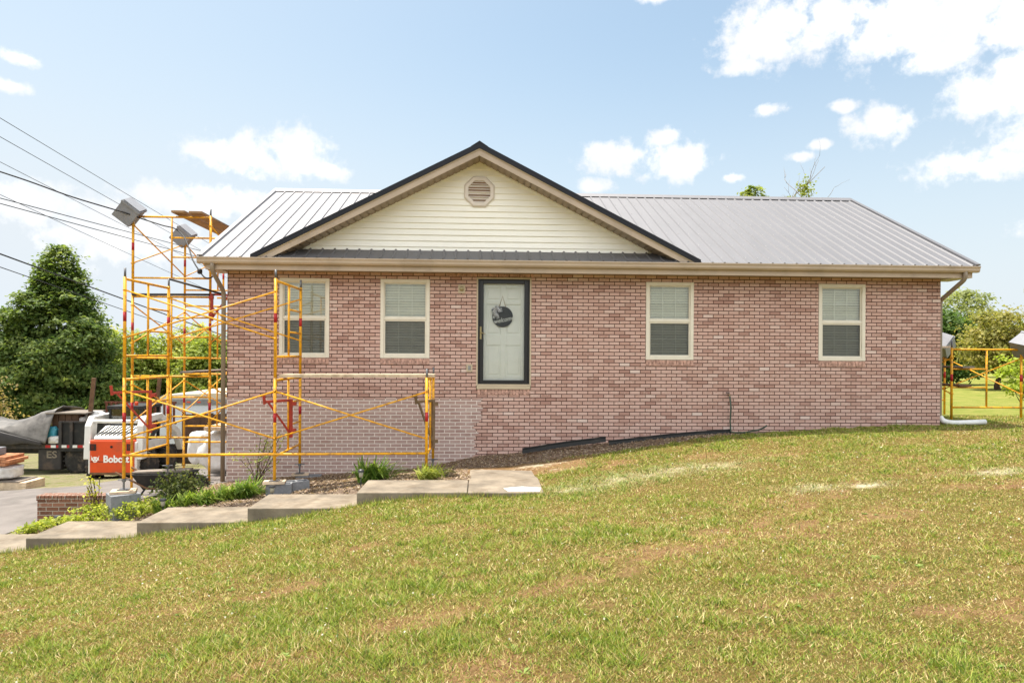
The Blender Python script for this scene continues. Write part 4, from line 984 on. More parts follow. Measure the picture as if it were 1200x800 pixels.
# flatbed work truck behind the loader
TG = g1(-12.5, 9); TY = 8.55
TK = empty('flatbed_truck', (-13.5, TY+1, TG), label='dusty dark flatbed truck with black stake sides loaded with building scrap', cat='truck')
tb = lambda x0, x1, y0, y1, z0, z1: MB().box(x0, x1, TY+y0, TY+y1, TG+z0, TG+z1)
DZ = .93
deck = tb(-17.6, -10.4, 0, 2.3, DZ-.06, DZ).build('deck', M['oldwood'], TK)
tb(-17.6, -10.4, -.03, -.001, DZ-.13, DZ+.01).build('deck_edge', M['darkmetal'], TK)
rs = MB()
for k in range(13, 22): rs.box(-17.5+k*.32, -17.5+k*.32+.16, TY-.035, TY-.0305, TG+DZ-.10, TG+DZ-.02)
rs.build('red_reflector', M['red'], TK)
rs = MB()
for k in range(13, 22): rs.box(-17.34+k*.32, -17.34+k*.32+.15, TY-.035, TY-.0305, TG+DZ-.10, TG+DZ-.02)
rs.build('white_reflector', M['white_paint'], TK)
sp_ = tb(-12.95, -10.5, .02, .05, DZ+.02, DZ+.66).build('stake_side', M['black_pl'], TK)
st_ = MB()
for x in (-12.95, -12.62, -12.1, -11.6, -11.1, -10.6): st_.box(x, x+.09, TY-.04, TY+.018, TG+DZ-.1, TG+DZ+.70)
st_.box(-12.95, -10.5, TY-.02, TY+.06, TG+DZ+.661, TG+DZ+.71); st_.build('stake_post', M['darkmetal'], sp_)
rk = MB()
for k in range(15): rk.box(-12.75+k*.16, -12.75+k*.16+.07, TY+2.2, TY+2.23, TG+DZ+.3, TG+DZ+1.15)
for z in (.4, 1.1): rk.box(-12.8, -10.4, TY+2.231, TY+2.26, TG+DZ+z, TG+DZ+z+.07)
rk.build('rear_rack', M['rust'], TK)
tank = tb(-13.62, -12.92, .05, .6, .12, .80).build('fuel_tank', M['darkmetal'], TK, bevel=.04)
text_obj('lettering', 'ES', .30, M['worn_letter'], tank, (-13.20, TY+.042, TG+.60), 0, .006, 0, 1.15)
tb(-17.5, -10.6, .7, .85, .55, .85).build('chassis_rail', M['darkmetal'], TK); tb(-17.5, -10.6, 1.5, 1.65, .55, .85).build('chassis_rail', M['darkmetal'], TK)
for x in (-12.42, -11.25, -16.4):
    for y in (.22, 2.1): wheel(TK, x, TY+y, TG+.44, .44, .30, 'tread', 'rim', 'Y', .62)
tb(-12.9, -10.8, -.02, .02, .72, .86).build('mud_guard', M['black_pl'], TK)
# load on the truck
def sheet_grid(fn, nu, nv, thick=.01):
    vs = [Vector(fn(i/(nu-1), j/(nv-1))) for j in range(nv) for i in range(nu)]
    fs = [(j*nu+i, j*nu+i+1, (j+1)*nu+i+1, (j+1)*nu+i) for j in range(nv-1) for i in range(nu-1)]
    return MB().add(vs, fs)
def tarp_low(x): return float(np.clip(1.60-.62*(x+15.6)/2.3, .99, 1.7))
def tarp_fn(u, v):
    x = -16.4+u*3.15; lo_ = tarp_low(x); hi_ = max(lo_+.06, 1.46+.68*float(sm(np.array((x+15.4)/2.9), 0, 1)))
    n = float(.20*(fbm(np.array(x*2.6+v*3), np.array(v*5.-u*4))-.5))
    if v < .5:
        t = v/.5; return (x+.12*t, TY-.16+.30*t**1.6+n*.5, TG+lo_+(hi_-lo_)*t+n*t)
    t = (v-.5)/.5; return (x+.12, TY+.14+1.9*t, TG+hi_+.10*math.sin(t*2.4)-.35*t*t+n)
M['tarp'] = basic('grey_tarp', lin(112, 108, 104), 0.5, var=0.18, scale=3.5, bump=1.0, bscale=4, dirt=lin(66, 62, 60), dscale=2.4, damt=.8)
M['dark_tarp'] = basic('dark_tarp', lin(48, 44, 44), 0.5, var=0.2, scale=4, bump=.5, bscale=6)
o = sheet_grid(tarp_fn, 46, 26).build('tarp', M['tarp'], None, smooth=True, fix=False); s_ = o.modifiers.new('thickness', 'SOLIDIFY'); s_.thickness = .012
tag(o, 'grey plastic tarp draped over the load on the flatbed truck', 'tarp')
def tarp2(u, v):
    x = -16.4+u*3.05; hi_ = tarp_low(x)+.02; lo_ = .95+.03*math.sin(u*17)
    return (x, TY-.20-.07*math.sin(v*2.6)*(1-u), TG+hi_+(min(lo_, hi_-.03)-hi_)*v)
o = sheet_grid(tarp2, 40, 10).build('tarp', M['dark_tarp'], None, smooth=True, fix=False); s_ = o.modifiers.new('thickness', 'SOLIDIFY'); s_.thickness = .012
tag(o, 'black tarp edge hanging below the grey tarp on the truck', 'tarp')
cr = empty('wooden_crate', (-12.85, TY+.5, TG+DZ), label='upright plywood crate standing on the truck bed under the end of the tarp', cat='crate')
c_ = MB()
for k in range(4): c_.box(-13.28+k*.2, -13.10+k*.2, TY+.2, TY+.23, TG+DZ, TG+DZ+.92)
c_.box(-13.28, -12.5, TY+.231, TY+.8, TG+DZ, TG+DZ+.9); c_.build('plank_side', M['darkwood'], cr)
MB().box(-13.40, -12.2, TY+.05, TY+1.2, TG+DZ+.93, TG+DZ+.965, None).build('lid_board', M['plank_grey'], cr)
def lump(name, label, cat, cx, cy, cz, sx, sy, sz, mat, seed, amp=.25, grp=None):
    rg = np.random.default_rng(seed); ph = rg.random(6)*6
    prof = []; b_ = MB(); nu, nv = 36, 22; vs = []
    for j in range(nv+1):
        th = math.pi*j/nv
        for i in range(nu):
            a = 2*math.pi*i/nu; d = Vector((math.sin(th)*math.cos(a), math.sin(th)*math.sin(a), math.cos(th)))
            q = Vector([math.copysign(abs(c)**.6, c) for c in d]); r_ = 1+amp*(math.sin(5*d.x+ph[0])*math.sin(6*d.z+ph[1])*.4+abs(math.sin(9*d.y+ph[2]+5*d.z))*.25-abs(math.sin(15*d.x+9*d.z+ph[3]))*.2)
            vs.append((cx+q.x*sx*r_, cy+q.y*sy*r_, cz+q.z*sz*(1+amp*.4*math.sin(7*a+ph[4])*math.sin(th))))
    fs = [(j*nu+i, j*nu+(i+1) % nu, (j+1)*nu+(i+1) % nu, (j+1)*nu+i) for j in range(nv) for i in range(nu)]
    o = b_.add(vs, fs).build(name, M[mat], None, smooth=True); return tag(o, label, cat, grp)
M['blue_bag'] = basic('blue_bag', lin(60, 140, 160), .4, var=.1)
lump('rubbish_bag', 'turquoise plastic bag wedged between the tarp and the stake side', 'bag', -13.22, TY+.12, TG+DZ+.34, .15, .10, .20, 'blue_bag', 1)
lump('rubbish_bag', 'white plastic bag at the deck edge below the turquoise bag', 'bag', -13.12, TY+.06, TG+DZ+.13, .17, .10, .12, 'wrap', 2)
lump('rubbish_bag', 'pale round bag on the truck load behind the black stake side', 'bag', -12.25, TY+.7, TG+DZ+.75, .26, .25, .22, 'wrap', 3)
lump('rubbish_bag', 'low white bag on the truck load beside the crate', 'bag', -12.55, TY+.45, TG+DZ+.70, .18, .2, .12, 'wrap', 4)
def post(label, p0, p1, w_):
    o = MB().bar(p0, p1, w_, w_*.8).build('wooden_post', M['oldwood'], None, bevel=.006); return tag(o, label, 'post')
post('taller wooden post leaning up out of the truck bed near the loader', (-12.38, TY+.5, TG+DZ+.05), (-12.22, TY+.55, TG+2.95), .14)
post('wooden post standing behind the loader cab, next to the scaffold leg', (-11.35, TY+2.4, TG+.1), (-11.05, TY+2.45, TG+3.0), .13)

# enclosed white trailer
ZT = g1(-11, 15)
tl = empty('enclosed_trailer', (-10.5, 15.5, ZT), label='white enclosed cargo trailer with a rounded roof behind the scaffold', cat='trailer')
pr = [(-12.85, ZT+.45), (-8.2, ZT+.45), (-8.2, ZT+2.25), (-12.85, ZT+2.25)]
MB().box(-12.85, -8.2, 14.5, 20, ZT+.45, ZT+2.2).build('body', M['trailer'], tl, bevel=.03)
M['trailer_roof'] = basic('trailer_roof', lin(208, 196, 172), .5, var=.06, scale=2)
MB().prism([(-12.88, ZT+2.2), (-12.80, ZT+2.36), (-12.5, ZT+2.50), (-10.5, ZT+2.58), (-8.5, ZT+2.50), (-8.2, ZT+2.36), (-8.17, ZT+2.2)], 14.47, 20.03).build('roof', M['trailer_roof'], tl)
MB().box(-12.87, -8.18, 14.455, 14.469, ZT+2.12, ZT+2.34).build('roof_band', M['grey_metal'], tl)
for x in (-11.6, -11.2, -10.8, -9.4): MB().box(x, x+.14, 14.44, 14.454, ZT+2.20, ZT+2.25).build('marker_lamp', M['orange'], tl)
MB().box(-12.7, -8.3, 14.7, 19.8, ZT+.30, ZT+.45).build('chassis', M['darkmetal'], tl)
for x in (-12.72, -8.35): wheel(tl, x, 17.2, ZT+.33, .33, .2, 'tread', 'rim'); wheel(tl, x, 18.1, ZT+.33, .33, .2, 'tread', 'rim')
# wooden fence panel
ZF = g1(-9, 10.4); fe = empty('wooden_fence', (-8.8, 10.4, ZF), label='dark weathered board fence panel in front of the white trailer', cat='fence')
fb = MB(); x = -10.0
while x < -6.2:
    fb.box(x, x+.135, 10.40, 10.42, ZF+.03, ZF+1.72+random.uniform(-.02, .03)); x += .142
fb.build('boards', M['darkwood'], fe)
fb = MB()
for z in (.4, 1.4): fb.box(-10, -6.2, 10.421, 10.47, ZF+z, ZF+z+.09)
fb.build('rail', M['darkwood'], fe)
for x in (-10.06, -8.1, -6.3): MB().box(x, x+.09, 10.425, 10.51, ZF-.1, ZF+1.78).build('post', M['darkwood'], fe)

# pallet of brick under plastic by the scaffold
ZW = g1(-6.4, 4.9)
wp = lump('wrapped_pallet', 'pallet of material under crumpled white plastic beside the house corner', 'pallet', -6.40, 5.0, ZW+.60, .76, .60, .55, 'wrap', 9, .34)
tag(MB().box(-6.9, -5.2, 4.3, 4.34, ZW+1.22, ZW+1.26, Matrix.Translation((0, 0, 0))).box(-6.9, -5.2, 4.30, 5.5, ZW+1.262, ZW+1.30).build('cover_board', M['plank'], None), 'pale board laid across the top of the plastic wrapped pallet', 'board')
lump('rubbish_bag', 'bulging white plastic bag hanging off the left side of the wrapped pallet', 'bag', -7.22, 4.85, ZW+.72, .24, .28, .42, 'wrap', 12, .22)

# material stack at the left edge
PZ = g1(-12, 4.3)
tmb = empty('timber_stack', (-12.2, 4.5, PZ), label='grey squared timbers laid on the ground under the wrapped bundle', cat='timber')
for (y0, y1, z0, z1, x0, x1) in ((4.0, 4.16, .0, .22, -14.5, -11.16), (4.5, 4.66, .0, .22, -14.5, -11.16)):
    MB().box(x0, x1, y0, y1, PZ+z0-.03, PZ+z1).build('timber', M['plank'], tmb, bevel=.006)
MB().box(-11.15, -10.98, 3.98, 4.70, PZ-.02, PZ+.115).build('end_timber', M['plank'], tmb, bevel=.006); MB().box(-11.15, -10.98, 3.98, 4.70, PZ+.119, PZ+.225).build('end_timber', M['plank'], tmb, bevel=.006)
MB().box(-14.4, -11.16, 3.99, 4.69, PZ+.226, PZ+.25).build('deck_board', M['plank_grey'], tmb)
lump('wrapped_bundle', 'bundle wrapped in torn pale plastic on the squared timbers', 'bundle', -12.15, 4.35, PZ+.44, .80, .34, .19, 'wrap', 15, .14)
bs = MB()
for r_ in range(3):
    for k in range(8): bs.box(-13.2+k*.215+(.1 if r_ % 2 else 0), -13.2+k*.215+.205+(.1 if r_ % 2 else 0), 4.0, 4.7, PZ+.62+r_*.075, PZ+.69+r_*.075)
tag(bs.build('brick_layer', basic('tan_brick', lin(176, 120, 84), .9, var=.2, scale=10), None, bevel=.004), 'three courses of tan bricks stacked on the wrapped bundle', 'bricks')
tag(MB().box(-12.9, -11.80, 4.05, 4.5, PZ+.85, PZ+1.03).build('concrete_block', M['cmu'], None, bevel=.01), 'long grey block lying on top of the tan bricks at the left edge', 'block')

# wheelbarrow with a board in it
wx, wy = -5.98, .25; wz = g1(wx, wy)
wb = empty('wheelbarrow', (wx, wy, wz), label='black wheelbarrow holding grey boards inside the side scaffold', cat='wheelbarrow')
t_ = MB(); lo = [(-.34, -.22), (.30, -.22), (.30, .22), (-.34, .22)]; hi = [(-.50, -.33), (.50, -.33), (.50, .33), (-.50, .33)]
def ring(p, z): return [(wx+a, wy+b, wz+z) for a, b in p]
inn = [(a*.96, b*.94) for a, b in hi]; inl = [(a*.95, b*.93) for a, b in lo]
t_.add(ring(lo, .14)+ring(hi, .44)+ring(inn, .44)+ring(inl, .16), [(0, 3, 2, 1)]+[(i, (i+1) % 4, 4+(i+1) % 4, 4+i) for i in range(4)]+[(4+i, 4+(i+1) % 4, 8+(i+1) % 4, 8+i) for i in range(4)]+[(8+i, 8+(i+1) % 4, 12+(i+1) % 4, 12+i) for i in range(4)]+[(12, 13, 14, 15)])
t_.build('tub', M['black_pl'], wb, bevel=.006)
for s_ in (-1, 1):
    MB().tube([(wx+.55, wy+s_*.10, wz+.16), (wx-.25, wy+s_*.24, wz+.17), (wx-.80, wy+s_*.30, wz+.48)], .02).build('handle', M['oldwood'], wb)
    MB().tube([(wx-.30, wy+s_*.2, wz+.16), (wx-.40, wy+s_*.24, wz+.0)], .018).build('leg', M['darkmetal'], wb)
wheel(wb, wx+.60, wy, wz+.18, .18, .09, 'tread', 'rim', 'Y')
tag(MB().box(-.52, .50, -.16, .10, 0, .035, Matrix.Translation((wx-.02, wy-.06, wz+.455)) @ Matrix.Rotation(R(3), 4, 'Z') @ Matrix.Rotation(R(-2), 4, 'Y')).build('plank', M['plank_grey'], None, bevel=.003), 'short grey board laid over the black wheelbarrow', 'plank')

# ------------------------------------------------------------------ overhead wires
def wire(label, pts, r, sag=0.4, n=26):
    a, b = Vector(pts[0]), Vector(pts[1]); ps = []
    for i in range(n+1):
        t = i/n; p = a.lerp(b, t); p.z -= sag*4*t*(1-t); ps.append(p)
    o = MB().tube(ps, r, 6).build('power_line', M['cable'], None, smooth=True); return tag(o, label, 'wire', 'overhead wires from the left')
from mathutils import Quaternion
wire('highest thin wire crossing the sky above the side tower', ((-18.175, -18.0, 11.292), (-21.203, 58.0, 7.298)), 0.013, .08, 40)
wire('second highest thin wire, meeting the larger grey box', ((-17.448, -18.0, 10.269), (-22.194, 58.0, 6.918)), 0.013, .08, 40)
wire('thin pale wire just above the thick service cable', ((-16.988, -18.0, 9.115), (-22.809, 58.0, 6.098)), 0.011, .08, 40)
sc1 = MB(); sp = [(-17.5, -6.5, 6.2), (-12.2, -2.6, 4.3), (-8.872, -0.600, 3.296), (-8.252, -0.200, 3.108), (-7.725, 0.200, 2.928), (-7.036, 0.700, 2.753), (-6.805, 0.900, 2.679), (-6.388, 0.900, 2.549), (-6.093, 0.800, 2.467), (-5.797, 0.500, 2.266), (-5.572, 0.200, 2.006), (-5.367, -0.100, 1.724), (-5.180, -0.250, 1.502), (-5.067, -0.300, 1.387), (-4.933, -0.330, 1.386), (-4.861, -0.360, 1.508)]
def smooth_path(P, n=6):
    P = [Vector(p) for p in P]; out = []
    for i in range(len(P)-1):
        p0, p1, p2, p3 = P[max(i-1, 0)], P[i], P[i+1], P[min(i+2, len(P)-1)]
        for k in range(n):
            t = k/n; out.append(.5*((2*p1)+(p2-p0)*t+(2*p0-5*p1+4*p2-p3)*t*t+(3*p1-p0-3*p2+p3)*t**3))
    return out+[P[-1]]
sc1.tube(smooth_path(sp), .013, 8); sc1.lathe([(.02, -.05), (.045, -.03), (.045, .03), (.02, .05)], 10, Matrix.Translation((-5.180, -0.250, 1.502)))
tag(sc1.build('service_cable', M['cable'], None, smooth=True), 'thick black service cable sagging to a clamp under the left eave', 'cable', 'overhead wires from the left')
wire('upper of two dark parallel wires at tower height', ((-20.578, -18.0, 5.096), (-17.849, 58.0, 7.744)), 0.019, .08, 40)
wire('lower of two dark parallel wires at tower height', ((-20.58, -18.0, 5.324), (-17.844, 58.0, 6.965)), 0.019, .08, 40)
wire('pale thin wire dropping from the left edge past the eave', ((-20.609, -18.0, 9.916), (-17.812, 58.0, 1.894)), 0.011, .08, 40)
wire('thick black cable crossing in front of the conical tree', ((-15.064, -14.2, 5.678), (-9.533, 36.2, -1.84)), 0.02, .08, 40)
wire('thin cable crossing the conical tree below the thick one', ((-12.285, -14.2, 4.439), (-14.044, 36.2, -0.743)), 0.012, .08, 40)

#PART3
# ------------------------------------------------------------------ trees and plants
def unit(n, rg):
    v = rg.normal(size=(n, 3)); return v/np.linalg.norm(v, axis=1, keepdims=True)
def leaves(cent, nrm_, size, rg, asp=.6):
    """quads at cent facing nrm_ with random spin"""
    n = len(cent); a = unit(n, rg); u = np.cross(nrm_, a); u /= np.linalg.norm(u, axis=1, keepdims=True)+1e-9; v = np.cross(nrm_, u)
    s = (size*rg.uniform(.6, 1.35, n))[:, None]; u = u*s; v = v*s*asp
    bend = nrm_*s*.25
    return np.stack([cent-u, cent-v*1.0+bend, cent+u, cent+v*1.0+bend], 1)
def palette(cols, rg, n, spread=.12):
    c = np.array([c[:3] for c in cols]); k = rg.random(n)*(len(c)-1); i = np.minimum(k.astype(int), len(c)-2); f = (k-i)[:, None]
    return c[i]*(1-f)+c[i+1]*f
def tree(name, label, base, lobes, ncl, per, leaf, cols, seed, trunk=.2, rcl=.35, cat='tree', group=None, shell=.55, bark='bark', limbs=7, flat=.5):
    rg = np.random.default_rng(seed); bx, by, bz = base
    e = empty(name, base, label=label, cat=cat, group=group)
    L = np.array(lobes, float); vol = L[:, 3]*L[:, 4]*L[:, 5]; vol = vol**.7/np.sum(vol**.7)
    pick = rg.choice(len(L), ncl, p=vol); d = unit(ncl, rg); rr = (shell+(1-shell)*rg.random(ncl)**.6)[:, None]
    cc = L[pick, :3]+d*L[pick, 3:6]*rr*rg.uniform(.85, 1.12, (ncl, 1))
    cc = cc[cc[:, 2] > bz+.15]; ncl = len(cc)
    ctr = np.average(L[:, :3], axis=0, weights=vol)
    idx = np.repeat(np.arange(ncl), per); n = len(idx)
    cr = rcl*rg.uniform(.6, 1.3, ncl)
    off = rg.normal(size=(n, 3))*cr[idx][:, None]*np.array([.6, .6, .6*flat])
    pos = cc[idx]+off
    out = pos-ctr; out /= np.linalg.norm(out, axis=1, keepdims=True)+1e-9
    nn = unit(n, rg)*.75+out*.55+np.array([0, 0, .55]); nn /= np.linalg.norm(nn, axis=1, keepdims=True)
    V = leaves(pos, nn, leaf, rg)
    cb = palette(cols, rg, ncl); c = cb[idx]*.65+palette(cols, rg, n)*.35
    c *= rg.uniform(.8, 1.2, n)[:, None]
    quads('crown', V, c, M['leaf'], e)
    t = MB(); top = Vector((ctr[0], ctr[1], ctr[2]+.3*L[:, 5].max())); b0 = Vector(base)-Vector((0, 0, .2))
    k = 7; P = [b0.lerp(top, i/k)+Vector((rg.normal()*.06*trunk*6, rg.normal()*.06*trunk*6, 0))*(0 if i == 0 else 1) for i in range(k+1)]
    t.tube(P, trunk, 10, rs=[trunk*(1.25 if i == 0 else 1-.85*i/k) for i in range(k+1)])
    t.build('trunk', M[bark], e, smooth=True)
    lb = MB()
    for q in range(limbs):
        j = rg.integers(ncl); s0 = P[2+int(rg.integers(0, k-3))]; tgt = Vector(cc[j]); mid = s0.lerp(tgt, .5)+Vector((0, 0, -.1*(tgt-s0).length))
        lb.tube([s0, mid, tgt], trunk*.3, 6, rs=[trunk*.42, trunk*.25, trunk*.07])
    lb.build('limb', M[bark], e, smooth=True); e.children[-1]['kind'] = 'stuff' if False else 'part'
    del e.children[-1]['kind']
    return e
G = lambda *a: [lin(*c) for c in a]
# big conical broadleaf evergreen
TB = g1(-21, 22)
lob = []
for z, r in ((4.1, .75), (3.3, 1.1), (2.5, 1.5), (1.4, 2.0), (.2, 2.5), (-1.1, 2.9), (-2.4, 3.1), (-3.5, 2.8)):
    lob.append((-21.0, 22, z, r, r, .85))
lob += [(-21.15, 22, 4.75, .45, .45, .5), (-19.2, 21.0, .6, .9, 1, .9), (-22.9, 21.2, 1.2, .8, .9, .8), (-18.6, 21.5, -1.8, 1.0, 1, 1), (-23.6, 21, -.4, .9, 1, .9), (-20.4, 20.0, -.3, 1, .8, .8), (-21.6, 20.2, 2.0, .7, .6, .7)]
tree('conical_tree', 'tall dense dark green conical tree left of the scaffold, behind the truck', (-21, 22, TB), lob, 2300, 36, .10, G((60, 84, 44), (88, 112, 56), (116, 134, 72), (142, 152, 88)), 3, .26, .36, shell=.84, limbs=9)
# bushes and trees along the back of the yard
tree('bare_bush', 'tan sparsely leafed bush at the left edge below the conical tree', (-20.6, 15.5, g1(-20.6, 15.5)), [(-20.9, 15.5, -1.9, 1.5, 1.3, 1.2), (-20.0, 15.3, -2.6, 1.1, 1, .9)], 260, 16, .07, G((150, 130, 96), (178, 156, 112), (128, 126, 70)), 4, .09, .35, cat='bush', shell=.3, limbs=22, bark='greybark')
BT = [(-24.3, 36, 1.6, 2.2, 2.6, 0), (-21.3, 38, 2.0, 2.1, 2.6, 1), (-18.6, 35, 1.3, 1.9, 2.4, 0), (-17.8, 40, 2.6, 1.2, 2.9, 2), (-15.4, 36, 1.7, 2.0, 2.6, 1), (-12.6, 38, 1.6, 2.0, 2.5, 0), (-27.5, 37, 1.9, 2.1, 2.7, 1), (-31, 36, 1.6, 2.3, 2.7, 0)]
BL = ['bright green tree right behind the white trailer roof, left part of the tree row', 'yellow green rounded tree in the row behind the scaffold', 'leafy tree in the row directly behind the middle of the scaffold', 'narrow taller tree poking above the row behind the scaffold', 'yellow green tree in the row beside the house corner', 'green tree of the row, mostly hidden behind the house corner', 'green tree right beside the conical tree, half behind it', 'green tree at the far left behind the conical tree']
PAL = [G((106, 126, 54), (146, 160, 76), (172, 180, 100)), G((132, 142, 64), (168, 170, 88), (192, 190, 116)), G((100, 128, 72), (142, 164, 98), (170, 186, 122))]
for (x, y, zt, r, h, p), lb_ in zip(BT, BL):
    z0 = g1(x, y); H = zt-z0
    lobs = [(x, y, zt-r*.75, r*.95, r*.9, r*.8), (x+r*.5, y-.4, zt-H*.45, r*.75, r*.7, H*.28), (x-r*.5, y-.3, zt-H*.5, r*.75, r*.7, H*.3), (x, y-.8, z0+H*.28, r*.95, r*.7, H*.28), (x+r*.6, y-.5, z0+1.0, r*.6, r*.5, 1.0), (x-r*.6, y-.6, z0+1.0, r*.6, r*.5, 1.0)]
    tree('leafy_tree', lb_, (x, y, z0), lobs, 520, 28, .13, PAL[p], int(100+abs(x)*7), .16, .5, group='row of trees behind the yard', shell=.5, limbs=8)
# right side trees
def rt(name, label, x, y, zt, r, cols, seed, ncl, per, leaf, shell=.5, extra=(), rcl=.4, low=.3, tr=.16, limbs=8):
    z0 = g1(x, y); H = zt-z0
    lobs = [(x, y, zt-H*.25, r*.75, r*.75, H*.24), (x+r*.4, y, z0+H*.5, r*.7, r*.7, H*.25), (x-r*.4, y-.2, z0+H*.48, r*.7, r*.7, H*.25), (x, y-.3, z0+H*(low+.1), r*.9, r*.8, H*.14)]+list(extra)
    return tree(name, label, (x, y, z0), lobs, ncl, per, leaf, cols, seed, tr, rcl, shell=shell, limbs=limbs)
rt('leafy_tree', 'pale green airy tree, tallest at the right behind the olive one', 38.6, 40, 5.4, 2.9, G((118, 130, 80), (142, 150, 100), (164, 168, 122)), 31, 330, 26, .15, .6, rcl=.6, tr=.2, limbs=16)
rt('leafy_tree', 'dark green tree at the right, partly hidden by the house corner', 25.6, 24, 2.7, 2.1, G((58, 84, 40), (86, 112, 54), (110, 134, 70)), 32, 420, 28, .11, low=.1)
rt('olive_tree', 'olive brown tinged tree standing on the right lawn beyond the scaffold', 24.0, 17.6, 2.35, 1.75, G((112, 118, 58), (146, 142, 78), (172, 160, 98), (136, 146, 76)), 33, 420, 28, .075, low=.28, rcl=.34, tr=.14, limbs=12)
rt('leafy_tree', 'green tree at the far right edge behind the olive tree', 33.6, 27, 2.2, 2.4, G((92, 112, 48), (124, 138, 64), (150, 158, 82)), 34, 330, 26, .12, low=.15)
rt('young_tree', 'young yellow green sapling by the outer right scaffold leg', 15.75, 6.2, .2, .75, G((128, 150, 48), (160, 176, 70), (186, 196, 96)), 35, 70, 18, .06, low=.2, rcl=.18, tr=.035, limbs=10)
for i, (x, y, zt, r) in enumerate([(30.5, 40, 1.5, 2.6), (34.5, 44, 2.0, 2.8), (43.5, 38, 2.6, 3.0), (41.5, 28, 3.0, 2.6)]):
    rt('leafy_tree', ['low dark tree closing the far lawn beside the house corner', 'dark tree at the end of the far lawn, under the pale airy tree', 'bushy tree far right beyond the photo edge, past the pale airy tree', 'tall bushy tree just outside the right edge of the photo'][i], x, y, zt, r, G((64, 88, 42), (96, 118, 58), (124, 140, 72)), 50+i, 260, 24, .15, low=.05, rcl=.55)
# tops of two trees showing over the ridge
z0 = g1(19, 18)
tree('leafy_tree', 'leafy tree top just showing over the roof ridge', (12.3, 17.2, g1(12.3, 17.2)), [(12.3, 17.2, 6.9, .55, .6, .7), (12.0, 17.2, 7.2, .35, .4, .45), (12.65, 17.2, 6.8, .45, .4, .5)], 100, 24, .075, G((98, 122, 48), (140, 152, 66), (168, 172, 92)), 61, .13, .17, shell=.4)
e = empty('bare_tree', (14.2, 17.2, g1(14.2, 17.2)), label='nearly bare twiggy tree top over the right end of the roof ridge', cat='tree')
b_ = MB(); rg = np.random.default_rng(5); bz = g1(14.2, 17.2); tips = []
def branch(p, d, L, r, lev):
    q = [p]; dd = d.copy()
    for i in range(4):
        dd = (dd+Vector(rg.normal(size=3))*(.04 if lev == 1 else .16)).normalized(); q.append(q[-1]+dd*L/4)
    b_.tube(q, r, 5, rs=[r*(1-.6*i/4) for i in range(5)]); tips.append(q[-1])
    if lev < 4:
        for k in range(3 if lev < 3 else 2):
            j = 1+int(rg.integers(0, 4)); ax = Vector(rg.normal(size=3)).cross(dd).normalized()
            nd = (Matrix.Rotation(rg.uniform(.3, .8), 3, ax) @ dd); nd.z = abs(nd.z)+.25; branch(q[j], nd.normalized(), L*(.30 if lev == 1 else .55), r*.5, lev+1)
for dx, L, top in ((-.12, 8.5, 0), (.34, 8.0, 0), (.10, 8.2, 0), (-.32, 7.9, 0)):
    branch(Vector((14.2+dx*.3, 17.2, bz)), Vector((dx*.32, 0, 1)).normalized(), L, .05, 1)
b_.build('trunk', M['greybark'], e, smooth=True)
pos = np.concatenate([rg.normal(size=(230, 3))*np.array([.17, .14, .24])+np.array([14.6, 17.2, 7.5]), rg.normal(size=(110, 3))*np.array([.24, .13, .12])+np.array([13.9, 17.2, 7.0])])
quads('crown', leaves(pos, unit(len(pos), rg), .07, rg), palette(G((120, 136, 50), (168, 172, 84)), rg, len(pos)), M['leaf'], e)

# neighbour's house at the right edge
nb = empty('neighbour_house', (20.5, 6.5, g1(20, 7)), label='corner of a neighbouring house with blue grey roof at the right edge', cat='house')
nm = Matrix.Translation((17.42, 8.0, 0)) @ Matrix.Rotation(R(-43), 4, 'Z')
def nbox(*a): return MB().box(*a, nm)
nbox(.5, 7.0, .35, 9, -2.2, 2.22).build('wall', M['vinyl'], nb)
MB().prism([(.5, 2.22), (7.0, 2.22), (3.75, 3.95)], .36, 8.9, nm).build('gable_wall', M['vinyl'], nb)
for sg in (-1, 1):
    MB().prism([(3.75, 4.18), (3.75+sg*3.75, 2.30), (3.75+sg*3.75, 2.22), (3.75, 4.08)], -.05, 9.3, nm).build('roof', M['shingle'], nb)
    MB().prism([(3.75, 4.07), (3.75+sg*3.70, 2.21), (3.75+sg*3.70, 2.02), (3.75, 3.88)], -.03, .0, nm).build('rake_board', M['white_paint'], nb)
nbox(-.10, .02, 0, 9.2, 2.12, 2.24).build('gutter', M['white_paint'], nb)

# strap leaved lilies, shrub, creeper
def strap_clump(name, label, x, y, n, L, w_, cols, seed, grp=None, spread=.12, yaw=None):
    rg = np.random.default_rng(seed); z = g1(x, y); V = []
    for i in range(n):
        a = rg.uniform(0, 2*math.pi); r0 = spread*math.sqrt(rg.random()); l = L*rg.uniform(.65, 1.15); lean = rg.uniform(.45, 1.25)
        p0 = np.array([x+r0*math.cos(a*1.7), y+r0*math.sin(a*1.7), z-.02]); d = np.array([math.cos(a), math.sin(a), 0]); s_ = np.array([-d[1], d[0], 0])*w_*rg.uniform(.7, 1.2)
        pts = [p0+d*(l*lean*t*.8)+np.array([0, 0, l*(t*1.15-lean*.85*t*t)]) for t in (0, .3, .55, .8, 1.0)]; ws = [.5, 1, .9, .6, .05]
        for k in range(4): V.append([pts[k]-s_*ws[k], pts[k]+s_*ws[k], pts[k+1]+s_*ws[k+1], pts[k+1]-s_*ws[k+1]])
    V = np.array(V); c = np.repeat(palette(cols, rg, n), 4, axis=0)
    o = quads(name, V, c, M['leaf']); return tag(o, label, 'plant', grp)
LG = G((74, 104, 40), (106, 136, 56), (146, 164, 80))
lg = 'strap leaved plants along the flower bed'
strap_clump('daylily', 'large strap leaved clump by the round capped light, in front of the pale mortar', -1.72, -1.75, 260, .52, .014, LG, 1, lg, .28)
